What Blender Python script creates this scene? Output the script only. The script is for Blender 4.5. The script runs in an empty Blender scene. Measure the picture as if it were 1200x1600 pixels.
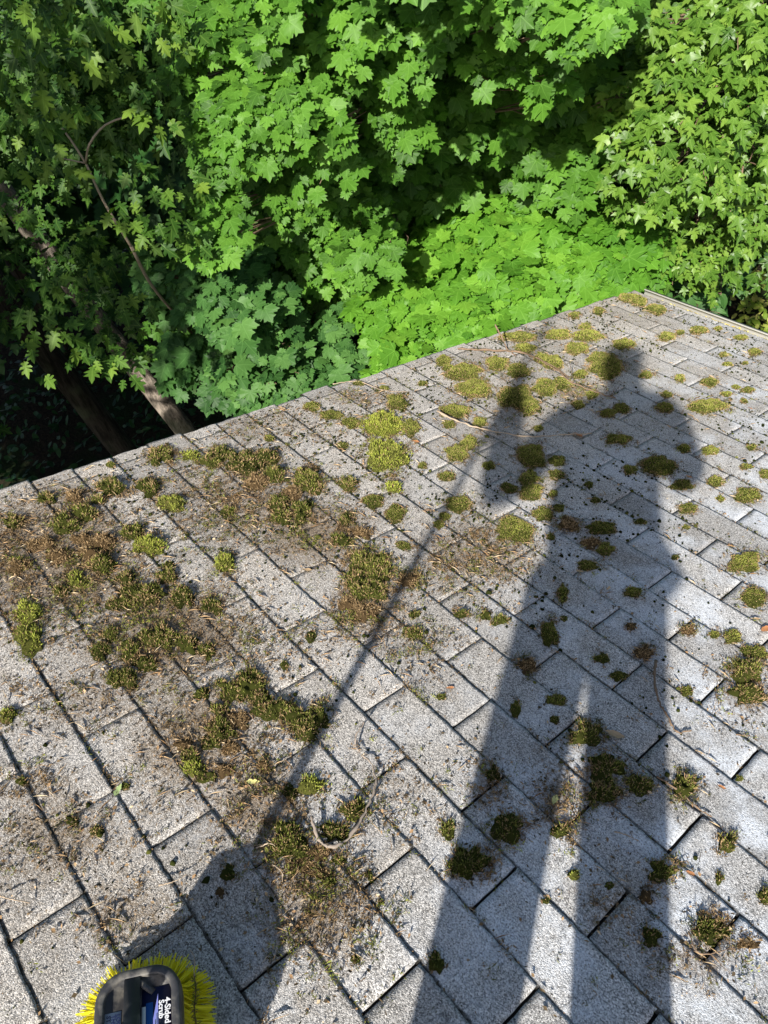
import bpy, math, numpy as np
from mathutils import Matrix, Vector
rng = np.random.default_rng(7)
scene = bpy.context.scene

# ------------------------------------------------------------------ frame of reference
# roof-local axes: a = along the eave, b = down the slope, c = out of the roof (metres)
F_PX = 1165.0
U_ = np.array([0.65238001, 0.48691019, -0.58079152]); U_ /= np.linalg.norm(U_)
V_ = np.array([0.75460968, -0.34606483, 0.55749742]); V_ -= U_ * (V_ @ U_); V_ /= np.linalg.norm(V_)
N_ = np.cross(U_, V_)
M = np.array([U_, V_, N_])              # camera (x right, y down, z forward) -> roof-local
S = 1.34
TH = math.radians(18.4)
R_RW = np.array([[1, 0, 0], [0, math.cos(TH), math.sin(TH)], [0, -math.sin(TH), math.cos(TH)]])  # local -> world
UP_L = R_RW.T @ np.array([0, 0, 1.0])
CAM_L = np.array([0, 0, S])
def W(p): return (R_RW @ np.asarray(p, float).T).T
def ray(px, py):
    d = M @ np.array([(px - 600) / F_PX, (py - 800) / F_PX, 1.0]); return d / np.linalg.norm(d)
def Q(px, py, h=0.0):                   # roof-local point under a photo position
    d = ray(px, py); t = -(S - h) / d[2]; return CAM_L + t * d
def P(px, py, dist): return W(CAM_L + dist * ray(px, py))   # world point at a distance
FOOT_L = np.array([0.1452, 0.1517, 0.0]); TALL = 1.78
_hs = Q(975, 530); SUN_L = FOOT_L + TALL * UP_L - _hs; SUN_L /= np.linalg.norm(SUN_L)
SUN_W = W(SUN_L)

# ------------------------------------------------------------------ camera
cam_d = bpy.data.cameras.new('camera'); cam = bpy.data.objects.new('camera', cam_d)
scene.collection.objects.link(cam); scene.camera = cam
cam_d.sensor_fit = 'HORIZONTAL'; cam_d.sensor_width = 36; cam_d.lens = 36 * F_PX / 1200
cam_d.clip_start = 0.02; cam_d.clip_end = 500
cx, cy, cz = W(M @ np.array([1, 0, 0.])), W(M @ np.array([0, -1, 0.])), W(M @ np.array([0, 0, -1.]))
cp = W(CAM_L)
cam.matrix_world = Matrix(((cx[0], cy[0], cz[0], cp[0]), (cx[1], cy[1], cz[1], cp[1]), (cx[2], cy[2], cz[2], cp[2]), (0, 0, 0, 1)))
scene.render.resolution_x = 768; scene.render.resolution_y = 1024

# ------------------------------------------------------------------ sky, sun, exposure
wld = bpy.data.worlds.new('World'); scene.world = wld; wld.use_nodes = True
nt = wld.node_tree; nt.nodes.clear()
sky = nt.nodes.new('ShaderNodeTexSky'); sky.sky_type = 'NISHITA'; sky.sun_disc = False
sky.dust_density = 1.8; sky.ozone_density = .8; sky.sun_elevation = math.asin(SUN_W[2]); sky.sun_rotation = math.atan2(SUN_W[0], SUN_W[1])
bg = nt.nodes.new('ShaderNodeBackground'); bg.inputs[1].default_value = 0.072
wo = nt.nodes.new('ShaderNodeOutputWorld')
nt.links.new(sky.outputs[0], bg.inputs[0]); nt.links.new(bg.outputs[0], wo.inputs[0])
sd = bpy.data.lights.new('sun', 'SUN'); sd.energy = 4.8; sd.angle = math.radians(0.9); sd.color = (1.0, 0.95, 0.87)
so = bpy.data.objects.new('sun', sd); scene.collection.objects.link(so)
so.rotation_euler = Vector(SUN_W).to_track_quat('Z', 'Y').to_euler(); so.location = tuple(SUN_W * 30)
scene.view_settings.view_transform = 'Standard'; scene.view_settings.look = 'None'
scene.view_settings.gamma = 1.0; scene.view_settings.exposure = 1.05
scene.cycles.max_bounces = 5; scene.cycles.diffuse_bounces = 3; scene.cycles.glossy_bounces = 2
scene.cycles.transmission_bounces = 3; scene.cycles.transparent_max_bounces = 4
scene.cycles.sample_clamp_indirect = 4

# ------------------------------------------------------------------ helpers
ROOF_M = Matrix(((1, 0, 0, 0), (0, math.cos(TH), math.sin(TH), 0), (0, -math.sin(TH), math.cos(TH), 0), (0, 0, 0, 1)))
def nrm(v): return v / np.maximum(np.linalg.norm(v, axis=-1, keepdims=True), 1e-9)
def make_mesh(name, verts, faces, mats, attrs=None, smooth=False, midx=None):
    """verts Nx3; faces Mx3 / Mx4 array or list of polygons"""
    me = bpy.data.meshes.new(name)
    verts = np.asarray(verts, np.float32)
    if isinstance(faces, np.ndarray):
        k = faces.shape[1]; n = len(faces)
        loops = faces.reshape(-1).astype(np.int32); starts = np.arange(n, dtype=np.int32) * k
        totals = np.full(n, k, np.int32)
    else:
        n = len(faces); totals = np.array([len(f) for f in faces], np.int32)
        loops = np.concatenate([np.asarray(f, np.int32) for f in faces]); starts = np.concatenate([[0], np.cumsum(totals)[:-1]]).astype(np.int32)
    me.vertices.add(len(verts)); me.vertices.foreach_set('co', verts.reshape(-1))
    me.loops.add(len(loops)); me.loops.foreach_set('vertex_index', loops)
    me.polygons.add(n); me.polygons.foreach_set('loop_start', starts); me.polygons.foreach_set('loop_total', totals)
    if smooth: me.polygons.foreach_set('use_smooth', np.ones(n, bool))
    if midx is not None: me.polygons.foreach_set('material_index', np.asarray(midx, np.int32))
    for k_, a in (attrs or {}).items():
        a = np.asarray(a, np.float32)
        if a.ndim == 1:
            at = me.attributes.new(k_, 'FLOAT', 'POINT'); at.data.foreach_set('value', a)
        else:
            at = me.attributes.new(k_, 'FLOAT_VECTOR', 'POINT'); at.data.foreach_set('vector', a.reshape(-1))
    me.update(calc_edges=True); me.validate()
    for m in (mats if isinstance(mats, (list, tuple)) else [mats]): me.materials.append(m)
    return me
def link(name, me, parent=None, mat=None, label=None, cat=None, group=None, kind=None):
    o = bpy.data.objects.new(name, me); scene.collection.objects.link(o)
    if parent is not None: o.parent = parent
    if mat is not None: o.matrix_basis = mat
    if label: o['label'] = label
    if cat: o['category'] = cat
    if group: o['group'] = group
    if kind: o['kind'] = kind
    return o
def empty(name, loc, label, cat, group=None, kind=None):
    o = link(name, None, None, Matrix.Translation(Vector(loc)), label, cat, group, kind); o.empty_display_size = .1; return o
def inv(o): return o.matrix_basis.inverted()
class MB:
    """collects boxes, prisms and tubes into one mesh"""
    def __init__(s): s.v = []; s.f = []; s.m = []; s.n = 0
    def add(s, v, f, mi=0):
        s.v.append(np.asarray(v, float)); s.f += [[i + s.n for i in q] for q in f]; s.m += [mi] * len(f); s.n += len(v)
    def box(s, lo, hi, mi=0):
        x0, y0, z0 = lo; x1, y1, z1 = hi
        s.add([(x0,y0,z0),(x1,y0,z0),(x1,y1,z0),(x0,y1,z0),(x0,y0,z1),(x1,y0,z1),(x1,y1,z1),(x0,y1,z1)],
              [(3,2,1,0),(4,5,6,7),(0,1,5,4),(1,2,6,5),(2,3,7,6),(3,0,4,7)], mi)
    def tube(s, pts, rad, seg=8, mi=0, wob=0.0):
        pts = np.asarray(pts, float); n = len(pts); rad = np.broadcast_to(np.asarray(rad, float), (n,))
        tan = nrm(np.gradient(pts, axis=0)); ref = np.array([0.13, 0.27, 0.95])
        if abs(tan[0] @ ref) > .9: ref = np.array([1., 0, 0])
        a = nrm(np.cross(tan, ref)); b = np.cross(tan, a); ang = np.arange(seg) / seg * 2 * np.pi
        rr = rad[:, None] * (1 + wob * rng.normal(size=(n, seg)))
        v = pts[:, None] + rr[..., None] * (a[:, None] * np.cos(ang)[None, :, None] + b[:, None] * np.sin(ang)[None, :, None])
        f = [(i*seg+j, i*seg+(j+1) % seg, (i+1)*seg+(j+1) % seg, (i+1)*seg+j) for i in range(n-1) for j in range(seg)]
        f += [tuple(range(seg))[::-1], tuple((n-1)*seg+j for j in range(seg))]
        s.add(v.reshape(-1, 3), f, mi)
    def extrude(s, poly, z0, z1, mi=0, T=None):
        n = len(poly); v = [(x, y, z0) for x, y in poly] + [(x, y, z1) for x, y in poly]
        if T is not None: v = [T(np.array(p)) for p in v]
        s.add(v, [tuple(range(n))[::-1], tuple(range(n, 2*n))] + [(i, (i+1) % n, n+(i+1) % n, n+i) for i in range(n)], mi)
    def mesh(s, name, mats, smooth=False): return make_mesh(name, np.concatenate(s.v), s.f, mats, None, smooth, s.m)
def curve(pts, n=24):
    """Catmull-Rom through points"""
    p = np.asarray(pts, float); p = np.vstack([2*p[0]-p[1], p, 2*p[-1]-p[-2]]); out = []
    k = len(p) - 3
    for t in np.linspace(0, k - 1e-6, n):
        i = int(t); x = t - i; a, b, c, d = p[i:i+4]
        out.append(.5*((2*b)+(-a+c)*x+(2*a-5*b+4*c-d)*x*x+(-a+3*b-3*c+d)*x**3))
    return np.array(out)
def vnoise(xy, scale, seed=0, octaves=3):
    """value noise on Nx2 points, 0..1"""
    out = np.zeros(len(xy)); amp = 1; tot = 0
    for o in range(octaves):
        p = np.asarray(xy) * scale * 2**o + 31.7 * o + seed * 7.3; i = np.floor(p).astype(np.int64); f = p - i; f = f*f*(3-2*f)
        def h(a, b):
            x = (a * 374761393 + b * 668265263 + (seed + o) * 974711) & 0x7fffffff
            x = ((x ^ (x >> 13)) * 1274126177) & 0x7fffffff
            return ((x ^ (x >> 16)) & 0xffff) / 65535.0
        a = h(i[:,0], i[:,1]); b = h(i[:,0]+1, i[:,1]); c = h(i[:,0], i[:,1]+1); d = h(i[:,0]+1, i[:,1]+1)
        out += amp * ((a*(1-f[:,0])+b*f[:,0])*(1-f[:,1]) + (c*(1-f[:,0])+d*f[:,0])*f[:,1]); tot += amp; amp *= .5
    return out / tot

# ------------------------------------------------------------------ materials
class NT:
    def __init__(s, name):
        s.m = bpy.data.materials.new(name); s.m.use_nodes = True; s.t = s.m.node_tree; s.t.nodes.clear()
        s.out = s.t.nodes.new('ShaderNodeOutputMaterial')
    def n(s, typ, ins=None, **kw):
        nd = s.t.nodes.new(typ)
        for k, v in kw.items(): setattr(nd, k, v)
        for k, v in (ins or {}).items():
            if isinstance(v, bpy.types.NodeSocket): s.t.links.new(v, nd.inputs[k])
            else: nd.inputs[k].default_value = v
        return nd
    def math(s, op, a, b=0.0, c=0.0):
        return s.n('ShaderNodeMath', {0: a, 1: b, 2: c}, operation=op).outputs[0]
    def mix(s, f, a, b, bt='MIX'):
        nd = s.n('ShaderNodeMix', data_type='RGBA', blend_type=bt); nd.clamp_factor = True
        for i, v in ((0, f), (6, a), (7, b)):
            if isinstance(v, bpy.types.NodeSocket): s.t.links.new(v, nd.inputs[i])
            else: nd.inputs[i].default_value = (v if i == 0 else (*v, 1.0))
        return nd.outputs[2]
    def ramp(s, f, stops):
        nd = s.n('ShaderNodeValToRGB', {0: f}); e = nd.color_ramp.elements
        for i, (p, c) in enumerate(stops):
            el = e[i] if i < 2 else e.new(p)
            el.position = p; el.color = (c, c, c, 1) if not isinstance(c, tuple) else (*c, 1)
        return nd.outputs[0]
    def ss(s, x, lo, hi):
        return s.n('ShaderNodeMapRange', {0: x, 1: lo, 2: hi, 3: 0.0, 4: 1.0}, interpolation_type='SMOOTHSTEP').outputs[0]
    def attr(s, name): return s.n('ShaderNodeAttribute', attribute_name=name)
    def noise(s, vec, scale, detail=2, rough=.5): return s.n('ShaderNodeTexNoise', {'Vector': vec, 'Scale': scale, 'Detail': detail, 'Roughness': rough}).outputs[0]
    def principled(s, col, rough=.8, spec=.3, bump=None, bstr=.3, bdist=.002, **kw):
        ins = {'Base Color': col if isinstance(col, bpy.types.NodeSocket) else (*col, 1), 'Roughness': rough, 'Specular IOR Level': spec}
        ins.update(kw)
        if bump is not None: ins['Normal'] = s.n('ShaderNodeBump', {'Height': bump, 'Strength': bstr, 'Distance': bdist}).outputs[0]
        p = s.n('ShaderNodeBsdfPrincipled', ins); s.t.links.new(p.outputs[0], s.out.inputs[0]); return p
def simple(name, col, rough=.6, spec=.4, var=0.15, scale=30, metal=0.0):
    t = NT(name); o = t.n('ShaderNodeTexCoord').outputs['Object']; f = t.noise(o, scale, 4)
    c = t.mix(f, tuple(x*(1-var) for x in col), tuple(min(1, x*(1+var)) for x in col))
    t.principled(c, rough, spec, f, .15, .002, Metallic=metal); return t.m

# shingle granules, lichen, brown moss dust
def mat_shingle():
    t = NT('asphalt_shingle'); o = t.n('ShaderNodeTexCoord').outputs['Object']
    v1 = t.n('ShaderNodeTexVoronoi', {'Vector': o, 'Scale': 500.0, 'Randomness': 1.0}, feature='F1')
    g = t.n('ShaderNodeSeparateColor', {0: v1.outputs['Color']}).outputs[0]
    n1 = t.noise(o, 260.0, 3, .7); n2 = t.noise(o, 4.0, 5, .65); n3 = t.noise(o, 38.0, 3, .6)
    col = t.ramp(g, [(0.0, .10), (.22, .25), (.5, .45), (.78, .58), (1.0, .76)])
    col = t.mix(t.ss(n1, .34, .56), t.mix(.52, col, (.06, .058, .057)), col)
    tone = t.attr('tone').outputs['Fac']
    col = t.mix(1.0, col, t.n('ShaderNodeCombineColor', {0: tone, 1: t.math('MULTIPLY', tone, .985), 2: t.math('MULTIPLY', tone, .96)}).outputs[0], 'MULTIPLY')
    wm = t.math('SUBTRACT', 1.0, t.attr('pale').outputs['Fac'])
    col = t.mix(t.math('MULTIPLY', wm, .8), col, t.mix(1.0, col, (1.0, .915, .81), 'MULTIPLY'))
    n5 = t.noise(o, 11.0, 4, .6)
    col = t.mix(t.math('MULTIPLY', t.ss(n5, .50, .70), .35), col, t.mix(1.0, col, (.62, .55, .46), 'MULTIPLY'))
    # pale lichen bloom, in soft patches
    pale = t.math('MULTIPLY', t.ss(n2, .42, .64), t.attr('pale').outputs['Fac'])
    pm = t.math('MULTIPLY', pale, t.ss(n1, .30, .56))
    col = t.mix(t.math('MULTIPLY', pm, .85), col, (.71, .76, .83))
    # worn darker streaks
    col = t.mix(t.math('MULTIPLY', t.ss(n3, .56, .72), .40), col, (.05, .048, .045))
    # brown moss dust / debris
    dirt = t.attr('dirt').outputs['Fac']
    dn = t.noise(o, 95.0, 3, .7)
    dm = t.ss(t.math('ADD', dirt, t.math('MULTIPLY', t.math('SUBTRACT', dn, .5), 2.0)), .22, .95)
    dc = t.ramp(t.noise(o, 330.0, 2, .7), [(.3, (.06, .044, .028)), (.5, (.17, .125, .08)), (.66, (.38, .30, .21))])
    col = t.mix(t.math('MULTIPLY', dm, .78), col, dc)
    gm = t.math('MULTIPLY', t.attr('butt_shade').outputs['Fac'], t.math('ADD', .45, t.math('MULTIPLY', n3, .8)))  # course-line shadow painted into the colour below each butt and on tab sides
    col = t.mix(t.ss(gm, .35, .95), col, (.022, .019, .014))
    h = t.math('ADD', t.math('MULTIPLY', t.math('SUBTRACT', .6, v1.outputs['Distance']), .9), t.math('MULTIPLY', n1, .7))
    t.principled(col, .9, .15, h, .55, .0018); return t.m
M_SH = mat_shingle()

def mat_moss():
    t = NT('moss'); h = t.attr('hue').outputs['Fac']; tn = t.attr('tone').outputs['Fac']
    col = t.ramp(h, [(0.0, (.030, .040, .012)), (.30, (.12, .135, .032)), (.55, (.26, .27, .065)), (.75, (.37, .43, .07)), (.80, (.16, .10, .045)), (1.0, (.46, .33, .18))])
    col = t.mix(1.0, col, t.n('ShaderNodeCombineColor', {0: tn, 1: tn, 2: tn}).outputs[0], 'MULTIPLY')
    b = t.n('ShaderNodeBsdfDiffuse', {0: col, 1: .5}); tr = t.n('ShaderNodeBsdfTranslucent', {0: col})
    mx = t.n('ShaderNodeMixShader', {0: .25, 1: b.outputs[0], 2: tr.outputs[0]}); t.t.links.new(mx.outputs[0], t.out.inputs[0]); return t.m
M_MOSS = mat_moss()
def mat_litter():
    t = NT('litter'); h = t.attr('hue').outputs['Fac']
    col = t.ramp(h, [(0.0, (.03, .025, .018)), (.35, (.12, .085, .045)), (.6, (.28, .17, .085)), (.8, (.46, .33, .19)), (1.0, (.62, .53, .36))])
    t.principled(col, .8, .2); return t.m
M_LIT = mat_litter()

def mat_leaf(name, dark, mid, light, vein=.16, trans=.40, rough=.5):
    """dark/mid/light: per-leaf colours picked by 'hue'; veins radiate from the leaf base"""
    t = NT(name); h = t.attr('hue').outputs['Fac']; uv = t.attr('luv').outputs['Vector']
    col = t.ramp(h, [(0.0, dark), (.5, mid), (1.0, light)])
    s = t.n('ShaderNodeSeparateXYZ', {0: uv}); ax = t.math('ABSOLUTE', s.outputs[0]); ay = s.outputs[1]
    ang = t.math('ARCTAN2', ax, ay); r = t.n('ShaderNodeVectorMath', {0: uv}, operation='LENGTH').outputs['Value']
    acc = None
    for a0 in (0.0, .80, 1.55):
        d = t.math('MULTIPLY', t.math('ABSOLUTE', t.math('SUBTRACT', ang, a0)), r)
        m = t.math('SUBTRACT', 1.0, t.ss(d, .008, .03)); acc = m if acc is None else t.math('MAXIMUM', acc, m)
    col2 = t.mix(t.math('MULTIPLY', acc, vein), col, tuple(min(1, c*1.9+.05) for c in light))
    pb = t.n('ShaderNodeBsdfPrincipled', {'Base Color': col2, 'Roughness': rough, 'Specular IOR Level': .22})
    tc = t.mix(1.0, col2, (1.2, 1.15, .55), 'MULTIPLY')
    tr = t.n('ShaderNodeBsdfTranslucent', {0: tc})
    mx = t.n('ShaderNodeMixShader', {0: trans, 1: pb.outputs[0], 2: tr.outputs[0]}); t.t.links.new(mx.outputs[0], t.out.inputs[0]); return t.m
M_NOR = mat_leaf('broad_maple_leaf', (.040, .108, .013), (.080, .20, .022), (.135, .295, .034))
M_BRI = mat_leaf('sapling_maple_leaf', (.060, .172, .015), (.105, .26, .023), (.165, .35, .036))
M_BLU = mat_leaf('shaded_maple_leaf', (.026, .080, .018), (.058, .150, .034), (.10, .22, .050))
M_RED = mat_leaf('narrow_maple_leaf', (.050, .120, .016), (.095, .195, .024), (.18, .30, .045), rough=.36)
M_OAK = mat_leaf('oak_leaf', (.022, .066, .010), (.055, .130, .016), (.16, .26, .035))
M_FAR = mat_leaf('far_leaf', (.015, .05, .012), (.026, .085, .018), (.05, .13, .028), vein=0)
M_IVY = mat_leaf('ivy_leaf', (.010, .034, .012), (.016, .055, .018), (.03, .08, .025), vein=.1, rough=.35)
def mat_bark(name, c0, c1):
    t = NT(name); o = t.n('ShaderNodeTexCoord').outputs['Object']
    mp = t.n('ShaderNodeMapping', {0: o, 3: (1, 1, .16)}).outputs[0]
    f = t.noise(mp, 26, 6, .7); g = t.noise(o, 3, 3); c = t.mix(t.ss(f, .35, .65), c0, c1); c = t.mix(t.math('MULTIPLY', t.ss(g, .5, .7), .5), c, (.10, .12, .07))
    t.principled(c, .9, .15, f, 1.0, .03); return t.m
M_BARK = mat_bark('bark', (.016, .014, .011), (.060, .052, .042)); M_BARKP = mat_bark('pale_bark', (.09, .075, .06), (.32, .27, .22))
M_TWIG = simple('twig_wood', (.19, .13, .085), .85, .2, .4, 60)
M_GREYT = simple('grey_twig_wood', (.24, .20, .165), .85, .2, .4, 60)
M_PALET = simple('pale_twig_wood', (.36, .28, .20), .85, .2, .3, 60)

# ------------------------------------------------------------------ the house: roof, gutter, walls
RAKE, EAVE = -2.054, 3.690
PITCH, V0, TAB, CUT0 = .12675, .0990, .3062, -.164
house = empty('house', W((1.4, .5, 0)), 'house under a low grey asphalt-shingle roof speckled with moss', 'house')
HI = inv(house)
CL = []      # moss clumps filled in below; dirt map needs their places
DIRT = [(100,870,150,110,1.),(60,900,90,80,.9),(250,990,170,80,.9),(330,1150,110,110,.8),(410,1250,90,90,.9),(500,1400,80,100,1.),(370,780,140,70,.8),(480,820,100,60,.7),
        (570,960,70,55,.9),(740,870,100,60,.8),(650,1010,70,50,.55),(100,1300,110,60,.65),(130,1090,120,60,.6),(610,1240,80,60,.5),(880,1240,60,70,.75),(970,1400,70,60,.5),
        (760,1230,50,60,.6),(1090,1490,80,45,.7),(900,610,50,20,.7),(60,1230,70,50,.5),(200,1430,90,60,.5),(30,1120,50,40,.5),(430,660,140,40,.5),(430,1000,120,60,.45),(800,640,60,40,.4),(1160,1080,60,50,.5),(560,620,60,15,.6),(20,1330,60,60,.35)]
def ell(px, py, rx, ry):
    c = Q(px, py)[:2]; a = (Q(px+rx, py)[:2] - Q(px-rx, py)[:2])/2; b = (Q(px, py+ry)[:2] - Q(px, py-ry)[:2])/2
    return c, np.linalg.inv(np.array([a, b]).T), a, b
_DE = [(ell(*d[:4]), d[4]) for d in DIRT]
def dirt_at(ab):
    ab = np.asarray(ab); out = np.zeros(len(ab))
    for (c, Mi, _, _), w in _DE:
        q = (ab - c) @ Mi.T; out = np.maximum(out, w * np.exp(-np.sum(q*q, 1) * .9))
    return out
def build_roof():
    NA, NB = 22, 11; vs = []; fs = []; tone = []; butt_shade = []; off = 0
    k0 = -22; k1 = 28
    ga, gb = np.meshgrid(np.linspace(0, 1, NA), np.array([0, .03, .075, .13, .25, .4, .55, .7, .85, .95, 1.0]), indexing='ij')
    idx = lambda i, j: i*NB + j
    quads = np.array([(idx(i,j), idx(i+1,j), idx(i+1,j+1), idx(i,j+1)) for i in range(NA-1) for j in range(NB-1)])
    # rim loop for the skirt: side a0 (i=0), butt (j=NB-1), side a1 (i=NA-1)
    rim = [idx(0,j) for j in range(NB)] + [idx(i,NB-1) for i in range(1,NA)] + [idx(NA-1,j) for j in range(NB-2,-1,-1)]
    nr = len(rim)
    sk = np.array([(rim[q], rim[q+1], NA*NB+q+1, NA*NB+q) for q in range(nr-1)])
    for k in range(k0, k1 + 1):
        b0 = V0 + PITCH*k; b1 = b0 + PITCH if k < k1 else EAVE
        ph = CUT0 + (TAB/2 if (k % 2 == 0) else 0) + rng.normal()*.004
        m0 = int(np.floor((RAKE - ph)/TAB)); m1 = int(np.ceil((4.6 - ph)/TAB))
        rowj = rng.normal()*.0012
        for m in range(m0, m1):
            a0 = ph + m*TAB; a1 = a0 + TAB; rake = False
            if a0 < RAKE: a0 = RAKE + rng.normal()*.006; rake = True
            if a1 < RAKE + .03: continue
            left = np.clip((-.55 - (a0+a1)/2)/.5, 0, 1)     # cuts are packed with dirt towards the rake
            g = (.0052*(1-left) + .0022*left)/2 + abs(rng.normal())*.0004
            aa = a0 + g + ga*(a1-a0-2*g); bb = b0 - .006 + gb*(b1-b0+.006) + (rowj + rng.normal()*.0008)*gb
            w = rng.normal(size=(2, 4))*.0006
            th = .0019 + abs(rng.normal())*.0007
            cc = -.0014 + th*gb + (w[0,0]*np.sin(ga*3.1+w[1,0]*900) + w[0,1]*gb*np.sin(ga*6+w[1,1]*900))*gb
            curl = max(0, rng.normal()*.0014); cc = cc + curl*gb**4*(np.abs(ga-.5)*2)**3
            edge = (vnoise(np.stack([aa[:,-1]*1, bb[:,-1]], 1), 120, 3, 2)-.5)*.0056
            bb = bb.copy(); bb[:, -1] += edge; bb[:, -2] += edge*.5
            for s_, q_ in ((0, 1), (-1, -1)):
                e = (vnoise(np.stack([aa[s_], bb[s_]], 1), 130, 5, 2)-.5)*.0024; aa[s_] += e
            if rake: aa[0] += (vnoise(np.stack([bb[0]*0, bb[0]], 1), 60, 9, 2)-.5)*.012
            v = np.stack([aa, bb, cc], -1).reshape(-1, 3)
            sv = v[rim].copy(); sv[:, 2] = -.009
            butt_shade.append(np.repeat(np.interp(gb[0], [0, .03, .075, .13, .95, 1], [1, 1, .85, 0, 0, .5])[None], NA, 0).reshape(-1)); butt_shade.append(np.ones(len(sv))); vs.append(v); vs.append(sv); fs.append(quads + off); fs.append(sk + off)  # strength of the painted shadow band along the butt line
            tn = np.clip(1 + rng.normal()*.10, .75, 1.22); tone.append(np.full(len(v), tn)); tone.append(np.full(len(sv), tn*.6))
            off += len(v) + len(sv)
    v = np.concatenate(vs); f = np.concatenate(fs); tone = np.concatenate(tone)
    d = dirt_at(v[:, :2]); d = np.clip(d*1.1 + (vnoise(v[:, :2], 2.6, 11)-.45)*.75*np.clip(.9-(v[:,0]+.5)*.8, .25, 1), 0, 1)
    # the shingles near the rake hold more dirt
    pale = np.clip(.42 + (v[:,0]*.9 + v[:,1]*.28 + .35)*.9, .15, 1.15)
    return make_mesh('roof_shingles', v, f, M_SH, {'tone': tone, 'dirt': d, 'pale': pale, 'butt_shade': np.concatenate(butt_shade)})
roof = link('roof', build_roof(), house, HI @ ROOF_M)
M_UND = simple('asphalt_felt', (.022, .020, .018), .95, .1, .5, 300)
mb = MB(); mb.box((RAKE+.004, -2.7, -.03), (4.6, EAVE-.004, -.0085))
link('roof_deck', mb.mesh('roof_deck', M_UND), house, HI @ ROOF_M)
M_WOOD = simple('painted_board', (.62, .60, .55), .6, .3, .1, 12)
mb = MB(); mb.box((RAKE+.012, -2.7, -.20), (RAKE+.032, EAVE-.004, -.031)); mb.box((RAKE+.033, EAVE-.03, -.20), (4.6, EAVE-.008, -.031))
link('fascia_board', mb.mesh('fascia', M_WOOD), house, HI @ ROOF_M)
# gutter: open trough below the eave
M_GUT = simple('white_aluminium', (.58, .57, .53), .35, .5, .05, 40)
mb = MB(); g0 = EAVE-.007; gz = -.046
cosT, sinT = math.cos(TH), math.sin(TH)
def gut_pt(y, z): return (y*cosT - z*sinT, y*sinT + z*cosT)   # horizontal / vertical offset -> roof local b, c
prof = [(0, .0), (0, -.095), (.012, -.10), (.075, -.10), (.088, -.08), (.098, -.03), (.110, -.012), (.112, .012), (.098, .012), (.097, .006), (.106, .005), (.104, -.010), (.092, -.03), (.083, -.078), (.073, -.096), (.014, -.096), (.004, -.091), (.004, 0)]
pp = [gut_pt(*p) for p in prof]
va = []
for a in (RAKE+.02, 4.6): va += [(a, g0 + b, gz + c) for b, c in pp]
n = len(pp); mb.add(va, [tuple(range(n)), tuple(range(2*n-1, n-1, -1))] + [(i, n+i, n+(i+1) % n, (i+1) % n) for i in range(n)])
gut = link('gutter', mb.mesh('gutter', M_GUT), house, HI @ ROOF_M)
# walls
M_SID = simple('house_siding', (.42, .40, .35), .8, .3, .08, 6)
mb = MB()
GZ = -4.5
x0, x1 = RAKE+.35, 4.3; y0 = -2.4; y1 = EAVE*cosT - .42
zt = lambda y: -y*math.tan(TH) - .06
for (xa, ya, xb, yb) in ((x0, y0, x0, y1), (x0, y1, x1, y1), (x1, y1, x1, y0), (x1, y0, x0, y0)):
    pass
mb.add([(x0,y0,GZ-.3),(x1,y0,GZ-.3),(x1,y1,GZ-.3),(x0,y1,GZ-.3),(x0,y0,zt(y0)),(x1,y0,zt(y0)),(x1,y1,zt(y1)),(x0,y1,zt(y1))],
       [(3,2,1,0),(4,5,6,7),(0,1,5,4),(1,2,6,5),(2,3,7,6),(3,0,4,7)])
link('wall', mb.mesh('wall', M_SID), house, HI)

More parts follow.
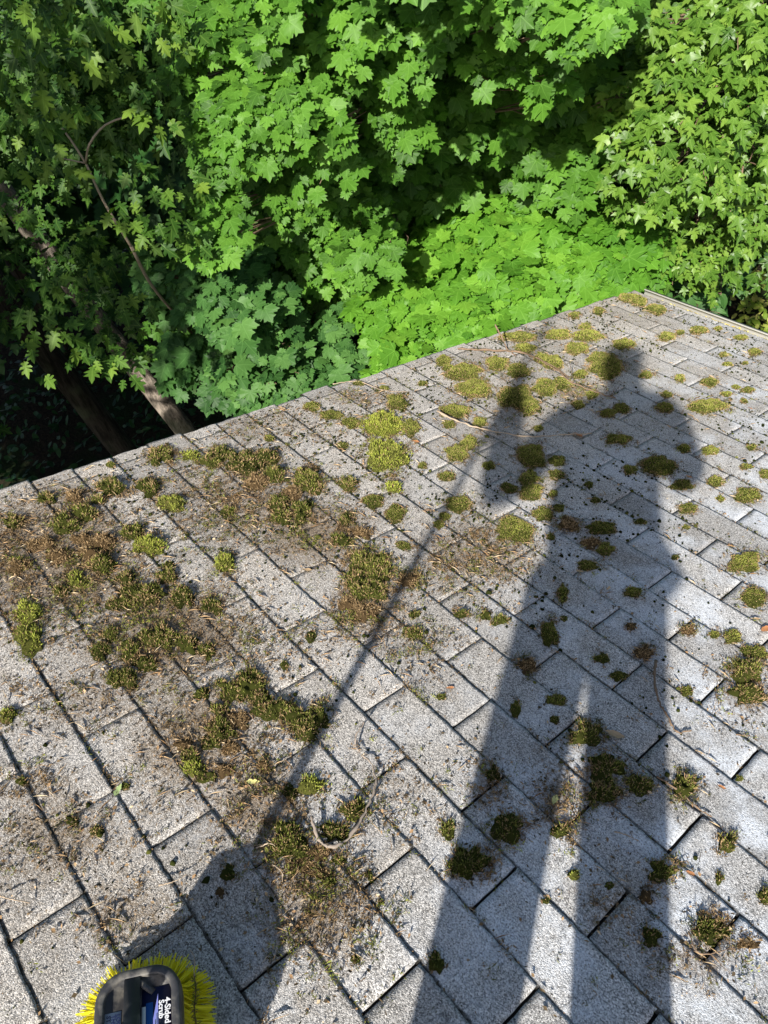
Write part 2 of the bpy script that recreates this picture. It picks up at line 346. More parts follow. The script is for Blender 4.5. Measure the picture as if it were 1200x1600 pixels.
# ------------------------------------------------------------------ moss
# photo position, half-sizes, kind:  c cushion  t shaggy tuft  y bright  b brown
MOSS = """725,581,28,13,c 736,607,28,17,c 811,527,30,8,c 820,544,15,7,c 774,568,19,10,c 809,581,20,10,c 809,622,27,20,c 826,634,17,15,c 852,606,21,13,c 879,600,17,9,c
864,566,19,11,c 845,559,12,7,c 871,523,22,9,c 901,546,22,10,c 920,525,24,8,c 914,512,11,6,c 935,487,10,6,c 897,493,9,5,c 948,574,26,19,c 937,562,19,12,c 907,586,12,7,c 903,634,10,7,c
924,617,10,7,c 950,647,14,8,c 971,639,14,8,c 976,538,17,8,c 999,472,13,8,c 982,466,18,7,c 1025,484,18,8,c 1042,527,14,7,c 1092,517,14,6,c 1062,521,8,4,c 1010,586,11,6,c
1038,637,15,8,c 1042,617,10,5,c 1108,635,27,13,c 1109,598,12,7,c 1062,592,8,6,c 1029,729,27,14,c 984,735,12,8,c 1066,759,18,9,c 1075,795,15,8,c 1111,705,13,8,c 1117,752,15,8,c
1068,701,11,7,c 841,671,8,5,c 967,688,22,9,c 871,720,13,8,c 830,712,24,20,c 828,748,17,12,c 830,769,22,12,c 796,764,15,8,c 869,742,12,8,c 920,757,8,5,c 931,782,8,5,c
864,772,7,6,c 849,804,18,12,c 873,795,10,7,c 888,819,18,10,b 939,825,24,10,c 922,849,13,9,b 946,859,16,10,c 1002,816,10,5,c 918,885,17,9,c 802,829,31,18,c 716,788,20,13,c
697,744,12,8,c 764,728,10,7,c 732,694,14,12,c 714,709,20,14,c 749,660,12,8,c 712,643,24,10,c 701,664,10,6,c 693,564,13,8,c 1167,775,20,11,c 1163,880,31,17,c 1166,730,10,5,c
1175,700,8,5,c 1195,742,10,8,c 1125,780,6,5,c 1072,824,6,4,c 1055,871,7,4,c 1177,551,11,6,c 1158,528,13,4,c 1131,555,7,4,c 1137,570,8,3,c 1168,610,10,5,c 1150,605,7,3,c
1135,616,9,4,c 1164,568,5,3,c 1162,627,6,4,c 1121,514,7,3,c 1177,935,20,15,c 879,926,9,15,c 990,926,14,9,c 881,967,6,5,c 986,978,9,8,b 859,990,13,22,c 823,1042,17,14,b
941,1029,12,9,c 1005,1020,15,11,b 1076,986,12,8,b 1144,996,16,12,c 1170,1052,28,20,t 1166,1085,32,16,t 1115,992,10,7,c 1072,1080,10,9,c 967,1057,14,8,c 866,1095,17,10,c
918,1150,22,20,t 866,1125,9,7,c 1180,1020,22,11,c 806,1108,8,14,c 948,1200,34,22,t 940,1235,30,22,t 1000,1228,22,16,t 1070,1228,25,20,t 796,1292,24,24,t 770,1210,14,14,t
734,1348,30,28,t 700,1298,14,18,t 876,1300,17,11,t 1032,1360,24,17,t 896,1367,10,9,y 1018,1465,16,20,t 1008,1400,12,14,b 680,1503,14,16,t 952,1384,7,7,c 852,1408,8,6,c
1135,1317,16,15,t 1124,1372,7,9,t 1107,1452,27,22,t 1197,1402,12,14,t 1170,1475,18,10,b 620,630,18,15,c 597,663,38,20,y 603,712,35,27,y 643,670,15,13,c 487,637,13,7,c 518,650,19,8,c
550,662,15,8,c 420,685,9,5,c 535,697,9,6,c 415,717,18,15,t 480,752,25,19,t 437,787,18,14,t 473,800,18,16,t 543,757,15,10,t 615,762,14,9,y 583,785,17,11,c 617,803,16,13,c
540,813,10,12,t 563,833,16,9,b 533,845,18,9,t 577,883,36,22,t 573,923,37,22,t 567,953,26,16,b 630,853,12,8,c 695,807,9,6,c 685,820,10,7,c 640,907,18,12,b 660,728,8,5,c
648,960,10,6,t 720,960,11,7,t 757,962,10,9,t 780,970,13,8,t 645,992,12,10,t 250,713,20,14,t 297,713,15,7,y 347,711,22,10,t 385,725,28,17,t 173,727,8,5,c 177,763,22,13,t
233,763,20,13,t 155,782,11,9,t 117,777,17,12,b 272,787,22,12,y 103,823,22,15,t 233,853,30,16,y 160,850,22,14,b 157,883,26,17,t 120,907,16,14,y 197,903,16,13,t 230,930,40,19,t
287,933,20,17,t 45,960,22,19,y 47,1000,24,27,y 95,925,15,10,t 350,880,18,17,y 357,800,12,7,t 333,947,17,13,t 263,883,10,8,t 250,1000,36,22,t 325,1018,16,12,t 157,1017,18,17,t
205,1020,18,19,t 22,815,16,12,t 75,780,14,10,t 200,1057,16,19,t 316,1085,12,12,t 345,1140,24,25,t 297,1180,20,15,t 305,1202,18,17,y 12,1118,14,13,y 196,1228,8,6,c 35,1222,10,8,t
113,1283,12,8,t 150,1300,12,9,t 390,1078,26,20,t 428,1112,30,17,t 465,1124,24,18,t 497,1122,22,22,t 484,1228,22,15,y 452,1236,12,13,t 447,1320,36,32,t 553,1265,22,16,t
527,1300,26,17,t 487,995,9,9,t 445,1040,9,7,t 690,1089,8,6,c 356,1362,12,14,t 345,1395,8,9,b 513,1380,14,8,t 577,1366,8,9,t 555,1500,10,8,t 595,1409,5,5,c 410,1200,14,12,b
700,575,9,5,c 660,600,8,4,c 560,600,10,4,c 600,608,9,4,c 860,840,8,6,c 1155,1217,7,5,c 285,1165,16,13,b 130,845,20,10,b 132,802,20,13,t 142,868,22,14,b 208,832,20,12,t 185,945,20,12,t 262,902,18,12,t 62,852,24,13,b 92,872,20,12,b 30,885,20,14,b 292,1008,20,14,t 228,1040,20,14,t
180,1062,16,14,t 172,992,14,12,t 362,1082,20,18,t 342,1110,18,14,t 410,1096,22,16,t 374,1124,20,14,b 332,1160,18,14,t 362,1172,18,13,b 322,1214,18,12,t 352,1204,16,12,b 480,1144,20,14,t
330,722,18,10,t 430,742,22,12,t 402,752,22,12,b 456,772,20,12,b 440,808,18,12,t 500,1335,24,14,b 470,1352,22,14,b 502,1366,20,12,b 528,1345,16,12,t 592,903,22,14,t 555,905,18,14,t 545,945,16,12,b
395,1060,20,14,t 445,1108,22,14,t 478,1130,22,14,t""".split()
def blade_mesh(base, tip, wid, side):
    """kite blades: base Nx3, tip Nx3, width N, side Nx3"""
    mid = base*.45 + tip*.55; n = len(base)
    v = np.stack([base, mid + side*wid[:,None], tip, mid - side*wid[:,None]], 1).reshape(-1, 3)
    f = (np.arange(n)*4)[:, None] + np.array([0, 1, 2, 3]); return v, f
def rdir(n): return nrm(rng.normal(size=(n, 3)))
def moss_clump(c, A, B, kind, seed):
    """c centre (a,b); A,B half-axis vectors in the roof plane"""
    ra, rb = np.linalg.norm(A), np.linalg.norm(B); r = math.sqrt(abs(A[0]*B[1]-A[1]*B[0]))
    H = {'c': min(.17*r+.003, .012), 't': min(.38*r+.003, .020), 'y': min(.30*r+.004, .018), 'b': min(.34*r+.003, .017)}[kind]
    nr_, na = 9, 26
    th = np.arange(na)/na*2*np.pi
    jag = {'c': .55, 't': .70, 'y': .5, 'b': .7}[kind]
    R = 1 + jag*(vnoise(np.stack([np.cos(th)*1.9+seed, np.sin(th)*1.9], 1), 1.0, seed, 3)-.5)*2
    def pt(rho, t_):     # rho 0..1
        x = rho*R_at(t_); ca, sa = np.cos(t_), np.sin(t_)
        ab = c + (A[None]*ca[:,None] + B[None]*sa[:,None])*x[:,None]
        lump = vnoise(ab*1.0, 55 if kind != 'c' else 38, seed, 2)
        h = H*(np.clip(1-rho**2.2, 0, 1)**.9)*(.1+1.5*lump) if kind != 'c' else H*(np.clip(1-rho**2.6, 0, 1)**.6)*(.75+.5*lump)
        return np.concatenate([ab, (h-.001)[:, None]], 1)
    def R_at(t_):
        x = (t_ % (2*np.pi))/(2*np.pi)*na; i = np.floor(x).astype(int) % na; f = x - np.floor(x); return R[i]*(1-f)+R[(i+1) % na]*f
    vs = [pt(np.full(na, q/nr_), th) for q in range(nr_, 0, -1)] + [pt(np.zeros(1), np.zeros(1))]
    v = np.concatenate(vs); f3 = []
    for q in range(nr_-1):
        for j in range(na): f3.append((q*na+j, q*na+(j+1) % na, (q+1)*na+(j+1) % na, (q+1)*na+j))
    base_n = len(v); top = (nr_-1)*na
    tri = [(top+j, top+(j+1) % na, base_n-1) for j in range(na)]
    v[:na, 2] = -.006
    # shoots
    dens = {'c': 1/(.0022**2), 't': 1/(.0026**2), 'y': 1/(.0025**2), 'b': 1/(.0028**2)}[kind]
    dist = math.hypot(np.linalg.norm(c), S); fac = np.clip((2.2/dist)**1.3, .4, 1.25)
    nb = int(np.clip(math.pi*r*r*dens*fac*1.15, 30, 5200))
    rho = np.sqrt(rng.random(nb))*(1.04 if kind == 'c' else 1.12); tt = rng.random(nb)*2*np.pi
    b0 = pt(np.minimum(rho, 1.0), tt); ex = (rho > 1)
    b0[ex, :2] = c + (b0[ex, :2]-c)*rho[ex][:, None]
    if kind != 'c': k_ = vnoise(b0[:, :2], 60, seed+9, 2)+rng.random(nb)*.25 > .46+.25*(rho > .8); b0, rho, tt = b0[k_], rho[k_], tt[k_]; nb = len(b0)
    out = np.concatenate([nrm(b0[:, :2]-c)*rho[:, None], np.zeros((nb, 1))], 1)
    sz = {'c': .0032, 't': .0084, 'y': .0078, 'b': .0085}[kind]*(1 if r > .02 else .75)/math.sqrt(fac)
    d = nrm(np.array([0, 0, 1.0]) + out*.75 + rdir(nb)*{'c': .28, 't': .65, 'y': .5, 'b': 1.1}[kind])
    L = sz*(.5+rng.random(nb)); tip = b0 + d*L[:, None]; tip[:, 2] = np.maximum(tip[:, 2], .0008)
    sd_ = nrm(np.cross(d, rdir(nb))); wd = {'c': .0010, 't': .0010, 'y': .0010, 'b': .0007}[kind]/fac
    bv, bf = blade_mesh(b0 - d*.001, tip, np.full(nb, wd)*(.7+.6*rng.random(nb)), sd_)
    hb = {'c': .42, 't': .38, 'y': .66, 'b': .86}[kind] + rng.normal()*.05
    pat = vnoise(b0[:, :2], 45, seed+2, 2)
    hue = np.clip(hb + rng.normal(size=nb)*.07 + (pat-.5)*.35, 0, .77 if kind != 'b' else 1)
    if kind == 'b': hue = np.clip(hue, .8, 1)
    # dead brown shoots, thicker at the downhill rim
    dead = rng.random(nb) < ({'c': .10, 't': .26, 'y': .08, 'b': 1}[kind] + .5*(rho > .78)*(kind in 'ct')*(pat > .42) + .4*(kind == 't')*(pat > .62)); hue[dead] = .82+.18*rng.random(dead.sum())
    tn = .85+.5*rng.random(nb)
    fall = f3 + tri
    verts = np.concatenate([v, bv])
    faces = fall + [tuple(q+base_n) for q in bf]
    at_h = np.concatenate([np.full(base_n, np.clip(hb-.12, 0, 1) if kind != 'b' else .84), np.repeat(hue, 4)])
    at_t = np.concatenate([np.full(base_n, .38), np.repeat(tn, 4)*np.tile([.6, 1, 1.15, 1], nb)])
    o3 = np.array([c[0], c[1], 0]); 
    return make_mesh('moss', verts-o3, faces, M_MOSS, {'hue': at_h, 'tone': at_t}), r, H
clumps = []
for i, s_ in enumerate(MOSS):
    a = s_.split(','); px, py, rx, ry = map(float, a[:4]); kind = a[4]
    c, Mi, A, B = ell(px, py, rx, ry)
    me, r, H = moss_clump(c, A, B, kind, i+1)
    clumps.append(dict(px=px, py=py, r=r, kind=kind, me=me, c=c, Mi=Mi, i=i))
# labels: zone of the roof + rank by size inside that zone
ZONES = [('beside the U-shaped twig', lambda x, y: 400 < x < 600 and 1190 < y < 1420), ('in the corner by the gutter', lambda x, y: x > 1030 and y < 660),
         ('at the roof corner by the maple sapling', lambda x, y: x > 880 and y < 560), ("in the shadow of the person's head and shoulders", lambda x, y: 850 < x <= 1060 and 560 <= y < 780),
         ('at the right roof edge below the gutter', lambda x, y: x > 1055 and y < 900), ('at the right side beside the curved dark twig', lambda x, y: x > 1055 and y < 1140),
         ("in the torso of the person's shadow", lambda x, y: x > 780 and 780 <= y < 1140), ("in the gap between the shadow's legs", lambda x, y: 840 < x < 905 and y >= 1140),
         ("in the shadow's right leg", lambda x, y: 905 <= x < 1045 and y >= 1140), ("on sunlit shingles right of the shadow's legs", lambda x, y: x >= 1045 and y >= 1140),
         ("in the shadow's left leg", lambda x, y: 660 < x <= 840 and y >= 1140), ("where the pole's shadow meets the long fallen twigs", lambda x, y: 680 < x <= 860 and y < 700),
         ("right beside the pole's shadow", lambda x, y: 620 < x <= 860 and y < 1140), ('just left of the pole shadow by the rake edge', lambda x, y: 480 < x <= 680 and y < 720),
         ('in the middle of the roof left of the pole shadow', lambda x, y: 500 < x <= 680 and y < 1140), ('along the rake edge above the dark trees', lambda x, y: x <= 500 and y < 740),
         ('in the brown debris at the far left', lambda x, y: x <= 200 and y < 960), ('between the rake edge and the middle courses', lambda x, y: x <= 500 and y < 900),
         ('at the lower left of the debris patch', lambda x, y: x <= 240 and y < 1340), ('in the ragged row of tufts near the pole shadow end', lambda x, y: x <= 520 and y < 1210), ('around the yellow brush', lambda x, y: True)]
KN = {'c': ('olive velvety moss cushion', 'flat olive moss cushion'), 't': ('shaggy green moss tuft', 'shaggy green moss tuft'), 'y': ('bright yellow-green moss clump', 'bright yellow-green moss clump'), 'b': ('dry brown moss clump', 'dry brown moss clump')}
ORD = ['largest', 'second largest', 'third largest', 'fourth largest', 'fifth largest', 'sixth largest', 'seventh largest', 'eighth largest', 'ninth largest', 'tenth largest', 'eleventh largest', 'twelfth largest', 'thirteenth largest', 'fourteenth largest', 'fifteenth largest', 'sixteenth largest']
zz = {}
for cl in clumps:
    for zi, (zn, fn) in enumerate(ZONES):
        if fn(cl['px'], cl['py']): cl['z'] = zn; zz.setdefault((zn, cl['kind']), []).append(cl); break
SH = {'c': 'cushion', 't': 'tuft', 'y': 'bright clump', 'b': 'dry clump'}; CO = {'c': 'olive', 't': 'shaggy green', 'y': 'yellow-green', 'b': 'brown'}; seen = set()
for (zn, k), L_ in zz.items():
    L_.sort(key=lambda q: -q['r'])
    for j, cl in enumerate(L_):
        if len(L_) == 1: lab = f'the only {KN[k][0]} {zn}'
        elif j < 5: lab = f'{ORD[j]} {KN[k][0]} {zn}'
        else:
            cand = []
            for q in range(5):
                o_ = L_[q]; dx, dy = cl['px']-o_['px'], cl['py']-o_['py']; cand.append((math.hypot(dx, dy), q, ('right of' if dx > 0 else 'left of') if abs(dx) > abs(dy) else ('below' if dy > 0 else 'above')))
            for d_, q, w_ in sorted(cand):
                lab = f'{CO[k]} {SH[k]} {w_} the {ORD[q]} {SH[k]} {zn}'
                if lab not in seen and len(lab.split()) <= 16: break
            else: lab = f'{ORD[min(j, 15)]} {KN[k][0]} {zn}'
        lab = ' '.join(lab.split()[:16]); seen.add(lab); cl['label'] = lab
for cl in clumps:
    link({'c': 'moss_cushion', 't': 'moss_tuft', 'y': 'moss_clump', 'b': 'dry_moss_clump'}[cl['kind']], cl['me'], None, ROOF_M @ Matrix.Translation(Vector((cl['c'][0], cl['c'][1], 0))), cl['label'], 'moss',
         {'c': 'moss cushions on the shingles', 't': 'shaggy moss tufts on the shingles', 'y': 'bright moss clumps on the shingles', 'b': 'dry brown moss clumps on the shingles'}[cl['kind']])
def in_view(ab):
    x = np.concatenate([ab, np.zeros((len(ab), 1))], 1) - CAM_L; c = x @ M
    px = 600+F_PX*c[:,0]/c[:,2]; py = 800+F_PX*c[:,1]/c[:,2]; return (c[:,2] > 0) & (px > -350) & (px < 1550) & (py > 0) & (py < 1950), px, py

# small dark moss/lichen specks: uncountable
def specks():
    n = 46000; ab = np.stack([rng.uniform(RAKE+.02, 1.2, n), rng.uniform(-.4, EAVE-.02, n)], 1)
    ok, px, py = in_view(ab)
    den = np.clip((1.0 - ab[:,0]*.9-1.0)*.55 + (ab[:,1] > 1.3)*.12, .03, 1)*np.clip((ab[:,1]+.1)*.6, .28, 1)
    den *= (vnoise(ab, 3.5, 21, 2) > .46)*.9+.10
    # gather along course edges
    e = np.abs(((ab[:,1]-V0)/PITCH + .5) % 1 - .5)*PITCH; den *= 1 + 2.0*(e < .008)
    ok &= rng.random(n) < den*.62; ab = ab[ok]; n = len(ab)
    r = .0014 + .0040*rng.random(n)**2.8; r *= np.where(rng.random(n) < .05, 1.7, 1)
    seg = 7; ang = np.arange(seg)/seg*2*np.pi
    ring = np.stack([np.cos(ang), np.sin(ang)], 1)[None]*r[:, None, None]*(.75+.5*rng.random((n, seg, 1))); ring[..., 0] *= (.8+.5*rng.random((n, 1)))
    v0 = np.concatenate([ab[:, None]+ring, np.full((n, seg, 1), -.001)], 2)
    v1 = np.concatenate([ab[:, None]+ring*.7, np.full((n, seg, 1), 0)+(.002+r*.45)[:, None, None]], 2)
    v = np.concatenate([v0, v1], 1).reshape(-1, 3); f = []
    b = (np.arange(n)*2*seg)[:, None]
    q = np.concatenate([b + np.array([j, (j+1) % seg, seg+(j+1) % seg, seg+j]) for j in range(seg)])
    faces = [tuple(x) for x in q] + [tuple(x) for x in (b + np.arange(seg, 2*seg))]
    hue = np.repeat(np.where(rng.random(n) < .85, rng.uniform(.0, .12, n), rng.uniform(.3, .5, n)), 2*seg); tn = np.repeat(rng.uniform(.3, .75, n), 2*seg)
    return make_mesh('specks', v, faces, M_MOSS, {'hue': hue, 'tone': tn})
link('moss_specks', specks(), None, ROOF_M, 'tiny dark moss and lichen dots sprinkled over the shingles', 'moss', None, 'stuff')

# loose moss torn off by the brush: ragged bits between the tufts
def loose():
    n = 330000; ab = np.stack([rng.uniform(RAKE+.03, 1.1, n), rng.uniform(-.35, 3.5, n)], 1)
    ok, px, py = in_view(ab); ab = ab[ok]; d = dirt_at(ab)**1.6*.8
    for cl in clumps:
        rr = np.sqrt(np.sum(((ab-cl['c']) @ cl['Mi'].T)**2, 1)); d = np.maximum(d, np.exp(-((rr-1.15)/.35)**2)*{'c': .22, 't': .75, 'y': .45, 'b': .8}[cl['kind']]*np.clip((cl['r']-.008)*60, .1, 1))
    e = np.abs(((ab[:,1]-V0-.004)/PITCH + .5) % 1 - .5)*PITCH; d = np.maximum(d, .16*(e < .007)*(vnoise(ab, 7, 44, 2) > .5))
    g = vnoise(ab, 26, 55, 3); d = (d + .010)*np.clip((g-.40)*6, .04, 1.4); k = rng.random(len(ab)) < d*.80; ab = ab[k]; m = len(ab)
    sz = (.0020+.0075*rng.random(m)**2.5)*np.clip(1.25-.15*np.linalg.norm(ab, axis=1), .7, 1.2); nb = rng.integers(5, 20, m); tot = nb.sum(); i = np.repeat(np.arange(m), nb)
    b = np.concatenate([ab[i] + rng.normal(size=(tot, 2))*sz[i][:, None]*.8, (.0005+rng.random(tot)*sz[i]*.9)[:, None]], 1)
    dr = nrm(rdir(tot)+np.array([0, 0, .35])); L = sz[i]*(.6+1.1*rng.random(tot)); tp = b+dr*L[:, None]; tp[:, 2] = np.maximum(tp[:, 2], .0006)
    v, f = blade_mesh(b, tp, (.0006+.0007*rng.random(tot)), nrm(np.cross(dr, rdir(tot))))
    gr = vnoise(ab, 19, 66, 2)+rng.normal(size=m)*.12 > .47; hb = np.where(gr, rng.uniform(.12, .66, m), .88); hue = np.where(gr[i], np.clip(hb[i]+rng.normal(size=tot)*.09, 0, .76), rng.uniform(.8, .96, tot)); dd = rng.random(tot) < .22; hue[dd] = rng.uniform(.8, 1, dd.sum())
    return make_mesh('loose_moss', v, f, M_MOSS, {'hue': np.repeat(hue, 4), 'tone': np.repeat(.45+.65*rng.random(m), nb*4) if False else np.repeat((.45+.65*rng.random(m))[i], 4)})
link('loose_moss', loose(), None, ROOF_M, 'ragged loose bits of torn moss scattered between the tufts', 'moss', None, 'stuff')
# loose litter: crumbs and needles, dense in the dirty patches and round the clumps
def litter():
    n = 880000; ab = np.stack([rng.uniform(RAKE+.02, 1.1, n), rng.uniform(-.35, 3.6, n)], 1)
    ok, px, py = in_view(ab); ab = ab[ok]
    d = dirt_at(ab)**1.2*1.3
    for cl in clumps:
        rr = np.sqrt(np.sum(((ab-cl['c']) @ cl['Mi'].T)**2, 1)); ring = np.exp(-((rr-1.05)/.28)**2)
        d = np.maximum(d, ring*{'c': .45, 't': .6, 'y': .5, 'b': .9}[cl['kind']])
    e = np.abs(((ab[:,1]-V0-.004)/PITCH + .5) % 1 - .5)*PITCH
    d = np.maximum(d, .25*(e < .006)); d = np.maximum(d, .02)
    d *= .35+1.1*vnoise(ab, 14, 33, 3)
    ok = rng.random(len(ab)) < d*.62; ab = ab[ok]; n = len(ab)
    L = .0010+.0045*rng.random(n)**2.6; nd = rng.random(n) < .035; L[nd] = .007+.013*rng.random(nd.sum())
    w = np.where(nd, .0005, L*(.25+.5*rng.random(n)))
    th = rng.random(n)*2*np.pi; t = np.stack([np.cos(th), np.sin(th), rng.normal(size=n)*.3], 1); t = nrm(t)
    sd_ = nrm(np.cross(t, nrm(np.array([0, 0, 1.])+rdir(n)*.55)))
    p = np.concatenate([ab, (.002+.0035*rng.random(n))[:, None]], 1)
    bend = np.array([0, 0, 1.])*(L*.25)[:, None]
    v = np.stack([p-t*L[:, None], p+sd_*w[:, None]+bend, p+t*L[:, None], p-sd_*w[:, None]+bend*.6], 1).reshape(-1, 3)
    f = (np.arange(n)*4)[:, None]+np.array([0, 1, 2, 3])
    hue = rng.beta(1.3, 2.3, n); hue = np.repeat(np.where(nd, .55+.4*rng.random(n), hue), 4)
    return make_mesh('litter', v, np.concatenate([f[:, [0, 1, 2]], f[:, [0, 2, 3]]]), M_LIT, {'hue': hue})
link('moss_litter', litter(), None, ROOF_M, 'dry brown moss crumbs and needles strewn over the shingles', 'debris', None, 'stuff')
# yellow leaf litter lying in the gutter
def gutter_litter():
    n = 9000; a = rng.uniform(RAKE+.05, 1.2, n); y = rng.uniform(.008, .092, n); z = -.016 + .012*vnoise(np.stack([a, y*3], 1), 9, 4, 2) - np.abs(y-.05)*.15 + rng.random(n)*.010
    bc = np.array([gut_pt(q, w) for q, w in zip(y, z)]); p = np.stack([a, g0+bc[:,0], gz+bc[:,1]], 1)
    L = .003+.009*rng.random(n)**2; t = nrm(rdir(n)*[1, 1, .35]); sd_ = nrm(np.cross(t, nrm(np.array([0, .2, 1.])+rdir(n)*.5))); w = L*(.25+.35*rng.random(n))
    v = np.stack([p-t*L[:, None], p+sd_*w[:, None], p+t*L[:, None], p-sd_*w[:, None]], 1).reshape(-1, 3); f = (np.arange(n)*4)[:, None]+np.array([0, 1, 2, 3])
    # bed under the flakes
    m = 60; aa = np.linspace(RAKE+.03, 1.3, m); yy = np.linspace(.006, .09, 5); b0 = len(v); bv = []
    for x in aa:
        for y_ in yy:
            q = gut_pt(y_, -.022 + rng.normal()*.003); bv.append((x, g0+q[0], gz+q[1]))
    bf = [(b0+i*5+j, b0+(i+1)*5+j, b0+(i+1)*5+j+1, b0+i*5+j+1) for i in range(m-1) for j in range(4)]
    hue = np.concatenate([np.repeat(rng.beta(2.6, 1.6, n), 4), np.full(len(bv), .5)])
    return make_mesh('gutter_litter', np.concatenate([v, np.array(bv)]), np.concatenate([f, np.array(bf)]), M_GL, {'hue': hue})
t = NT('yellow_litter'); c_ = t.ramp(t.attr('hue').outputs['Fac'], [(0, (.10, .06, .02)), (.35, (.40, .28, .07)), (.65, (.62, .52, .14)), (1, (.75, .70, .34))]); t.principled(c_, .8, .2); M_GL = t.m
link('gutter_litter', gutter_litter(), None, ROOF_M, 'yellow maple flowers and leaf scraps filling the white gutter', 'debris', None, 'stuff')

# ------------------------------------------------------------------ twigs and fallen leaves
def twig(pts, r, label, mat, lift=.006, nm='fallen_twig', side=()):
    """pts: photo positions (px,py[,height])"""
    L_ = np.array([Q(p[0], p[1], p[2] if len(p) > 2 else lift) for p in pts]); c = curve(L_, max(10, len(pts)*7))
    c[1:-1] += rng.normal(size=(len(c)-2, 3))*r*.36
    rad = np.linspace(r, r*.5, len(c))*(1+.28*rng.normal(size=len(c))); m = MB(); m.tube(c, rad, 6)
    for s_ in side: 
        q = np.array([Q(p[0], p[1], p[2] if len(p) > 2 else lift) for p in s_]); m.tube(curve(q, 8), np.linspace(r*.6, r*.3, 8), 5)
    o3 = c[0].copy(); m.v = [x-o3 for x in m.v]
    link(nm, m.mesh(nm, mat), None, ROOF_M @ Matrix.Translation(Vector(o3)), label, 'twig', 'twigs fallen on the roof')
twig([(715,545,.01),(760,547,.018),(820,552,.012),(862,573,.018),(900,600,.012),(962,622,.01)], .0042, 'long brown twig lying from the rake edge past the pole shadow tip', M_TWIG, side=[[(840,560,.015),(870,575,.01),(893,592,.02),(890,565,.05)]])
twig([(774,507,.10),(782,523,.06),(793,545,.008),(806,556,.006)], .0040, 'short dark stick poking up past the rake edge beside the sapling', M_TWIG)
twig([(683,642,.02),(720,660,.02),(765,672,.012),(830,682,.016),(880,679,.012),(925,677,.01)], .0038, 'long pale twig lying across the shoulder of the shadow', M_PALET)
twig([(487,1276,.022),(497,1310,.012),(520,1323,.012),(548,1305,.014),(572,1265,.016),(586,1228,.018),(582,1196,.014),(560,1172,.012),(556,1150,.02),(569,1128,.03)], .0033, 'U-shaped grey and tan twig lying above the largest bottom tuft', M_GREYT)
twig([(1025,1033,.008),(1022,1062,.016),(1030,1095,.012),(1048,1128,.006),(1058,1144,.004),(1080,1141,.004)], .0032, 'curved dark twig at the right edge of the torso shadow', M_TWIG)
twig([(1026,1213),(1060,1235),(1090,1262),(1112,1276)], .0022, 'thin reddish twig in a course line below the right tuft', M_TWIG)
twig([(960,1300),(975,1303),(998,1314)], .0016, 'short straw-coloured stalk in the right leg of the shadow', M_PALET, .012)
twig([(248,1384),(275,1376),(292,1366)], .0013, 'short straw-coloured stalk above the brush', M_PALET, .012)
twig([(425,1350,.02),(440,1362,.03),(441,1378,.02)], .0010, 'fine grass stalk bent over the largest bottom tuft', M_PALET)
twig([(520,600),(560,596),(600,610),(640,612)], .0020, 'thin dry stalk on the rake edge right of the tree shadow', M_PALET)
twig([(400,1325,.01),(420,1318,.02),(432,1322,.01)], .0016, 'small curled twig left of the largest bottom tuft', M_PALET)
twig([(1075,1455,.02),(1095,1490,.03),(1150,1480,.02)], .0014, 'reddish stalk curling round the lower right tuft', M_TWIG)
twig([(1150,1148),(1172,1150)], .0016, 'short brown stick at the right edge of the roof', M_TWIG)
twig([(0,1400,.004),(18,1405,.02),(48,1411,.004)], .0014, 'pale curved stalk at the bottom left', M_PALET)
# fallen leaves: small curled oval blades
def fallen(px, py, size, rot, col, label):
    n = 9; t_ = np.linspace(-1, 1, n); w = (1-np.abs(t_)**1.8)*.42*(1+.15*rng.normal(size=n)); v = []
    for i in range(n):
        for s_ in (-1, 0, 1):
            v.append((t_[i], s_*w[i], .12*t_[i]**2 + .30*abs(s_)*w[i] + .05*rng.normal()*abs(s_)))
    v = np.array(v)*size; ca, sa = math.cos(rot), math.sin(rot); v = v @ np.array([[ca, sa, 0], [-sa, ca, 0], [0, 0, 1]])
    f = [(i*3+j, (i+1)*3+j, (i+1)*3+j+1, i*3+j+1) for i in range(n-1) for j in range(2)]
    me = make_mesh('fallen_leaf', v, np.array(f), col, None, True); q = Q(px, py)
    link('fallen_leaf', me, None, ROOF_M @ Matrix.Translation(Vector((q[0], q[1], .005))), label, 'leaf', 'dead leaves lying on the roof')
C_OR = simple('orange_dead_leaf', (.42, .19, .08), .7, .3, .3, 80); C_YE = simple('yellow_leaf', (.62, .58, .22), .6, .3, .2, 80); C_TA = simple('tan_dead_leaf', (.40, .28, .16), .7, .3, .3, 80); C_GR = simple('pale_green_leaf', (.30, .38, .16), .6, .3, .2, 80)
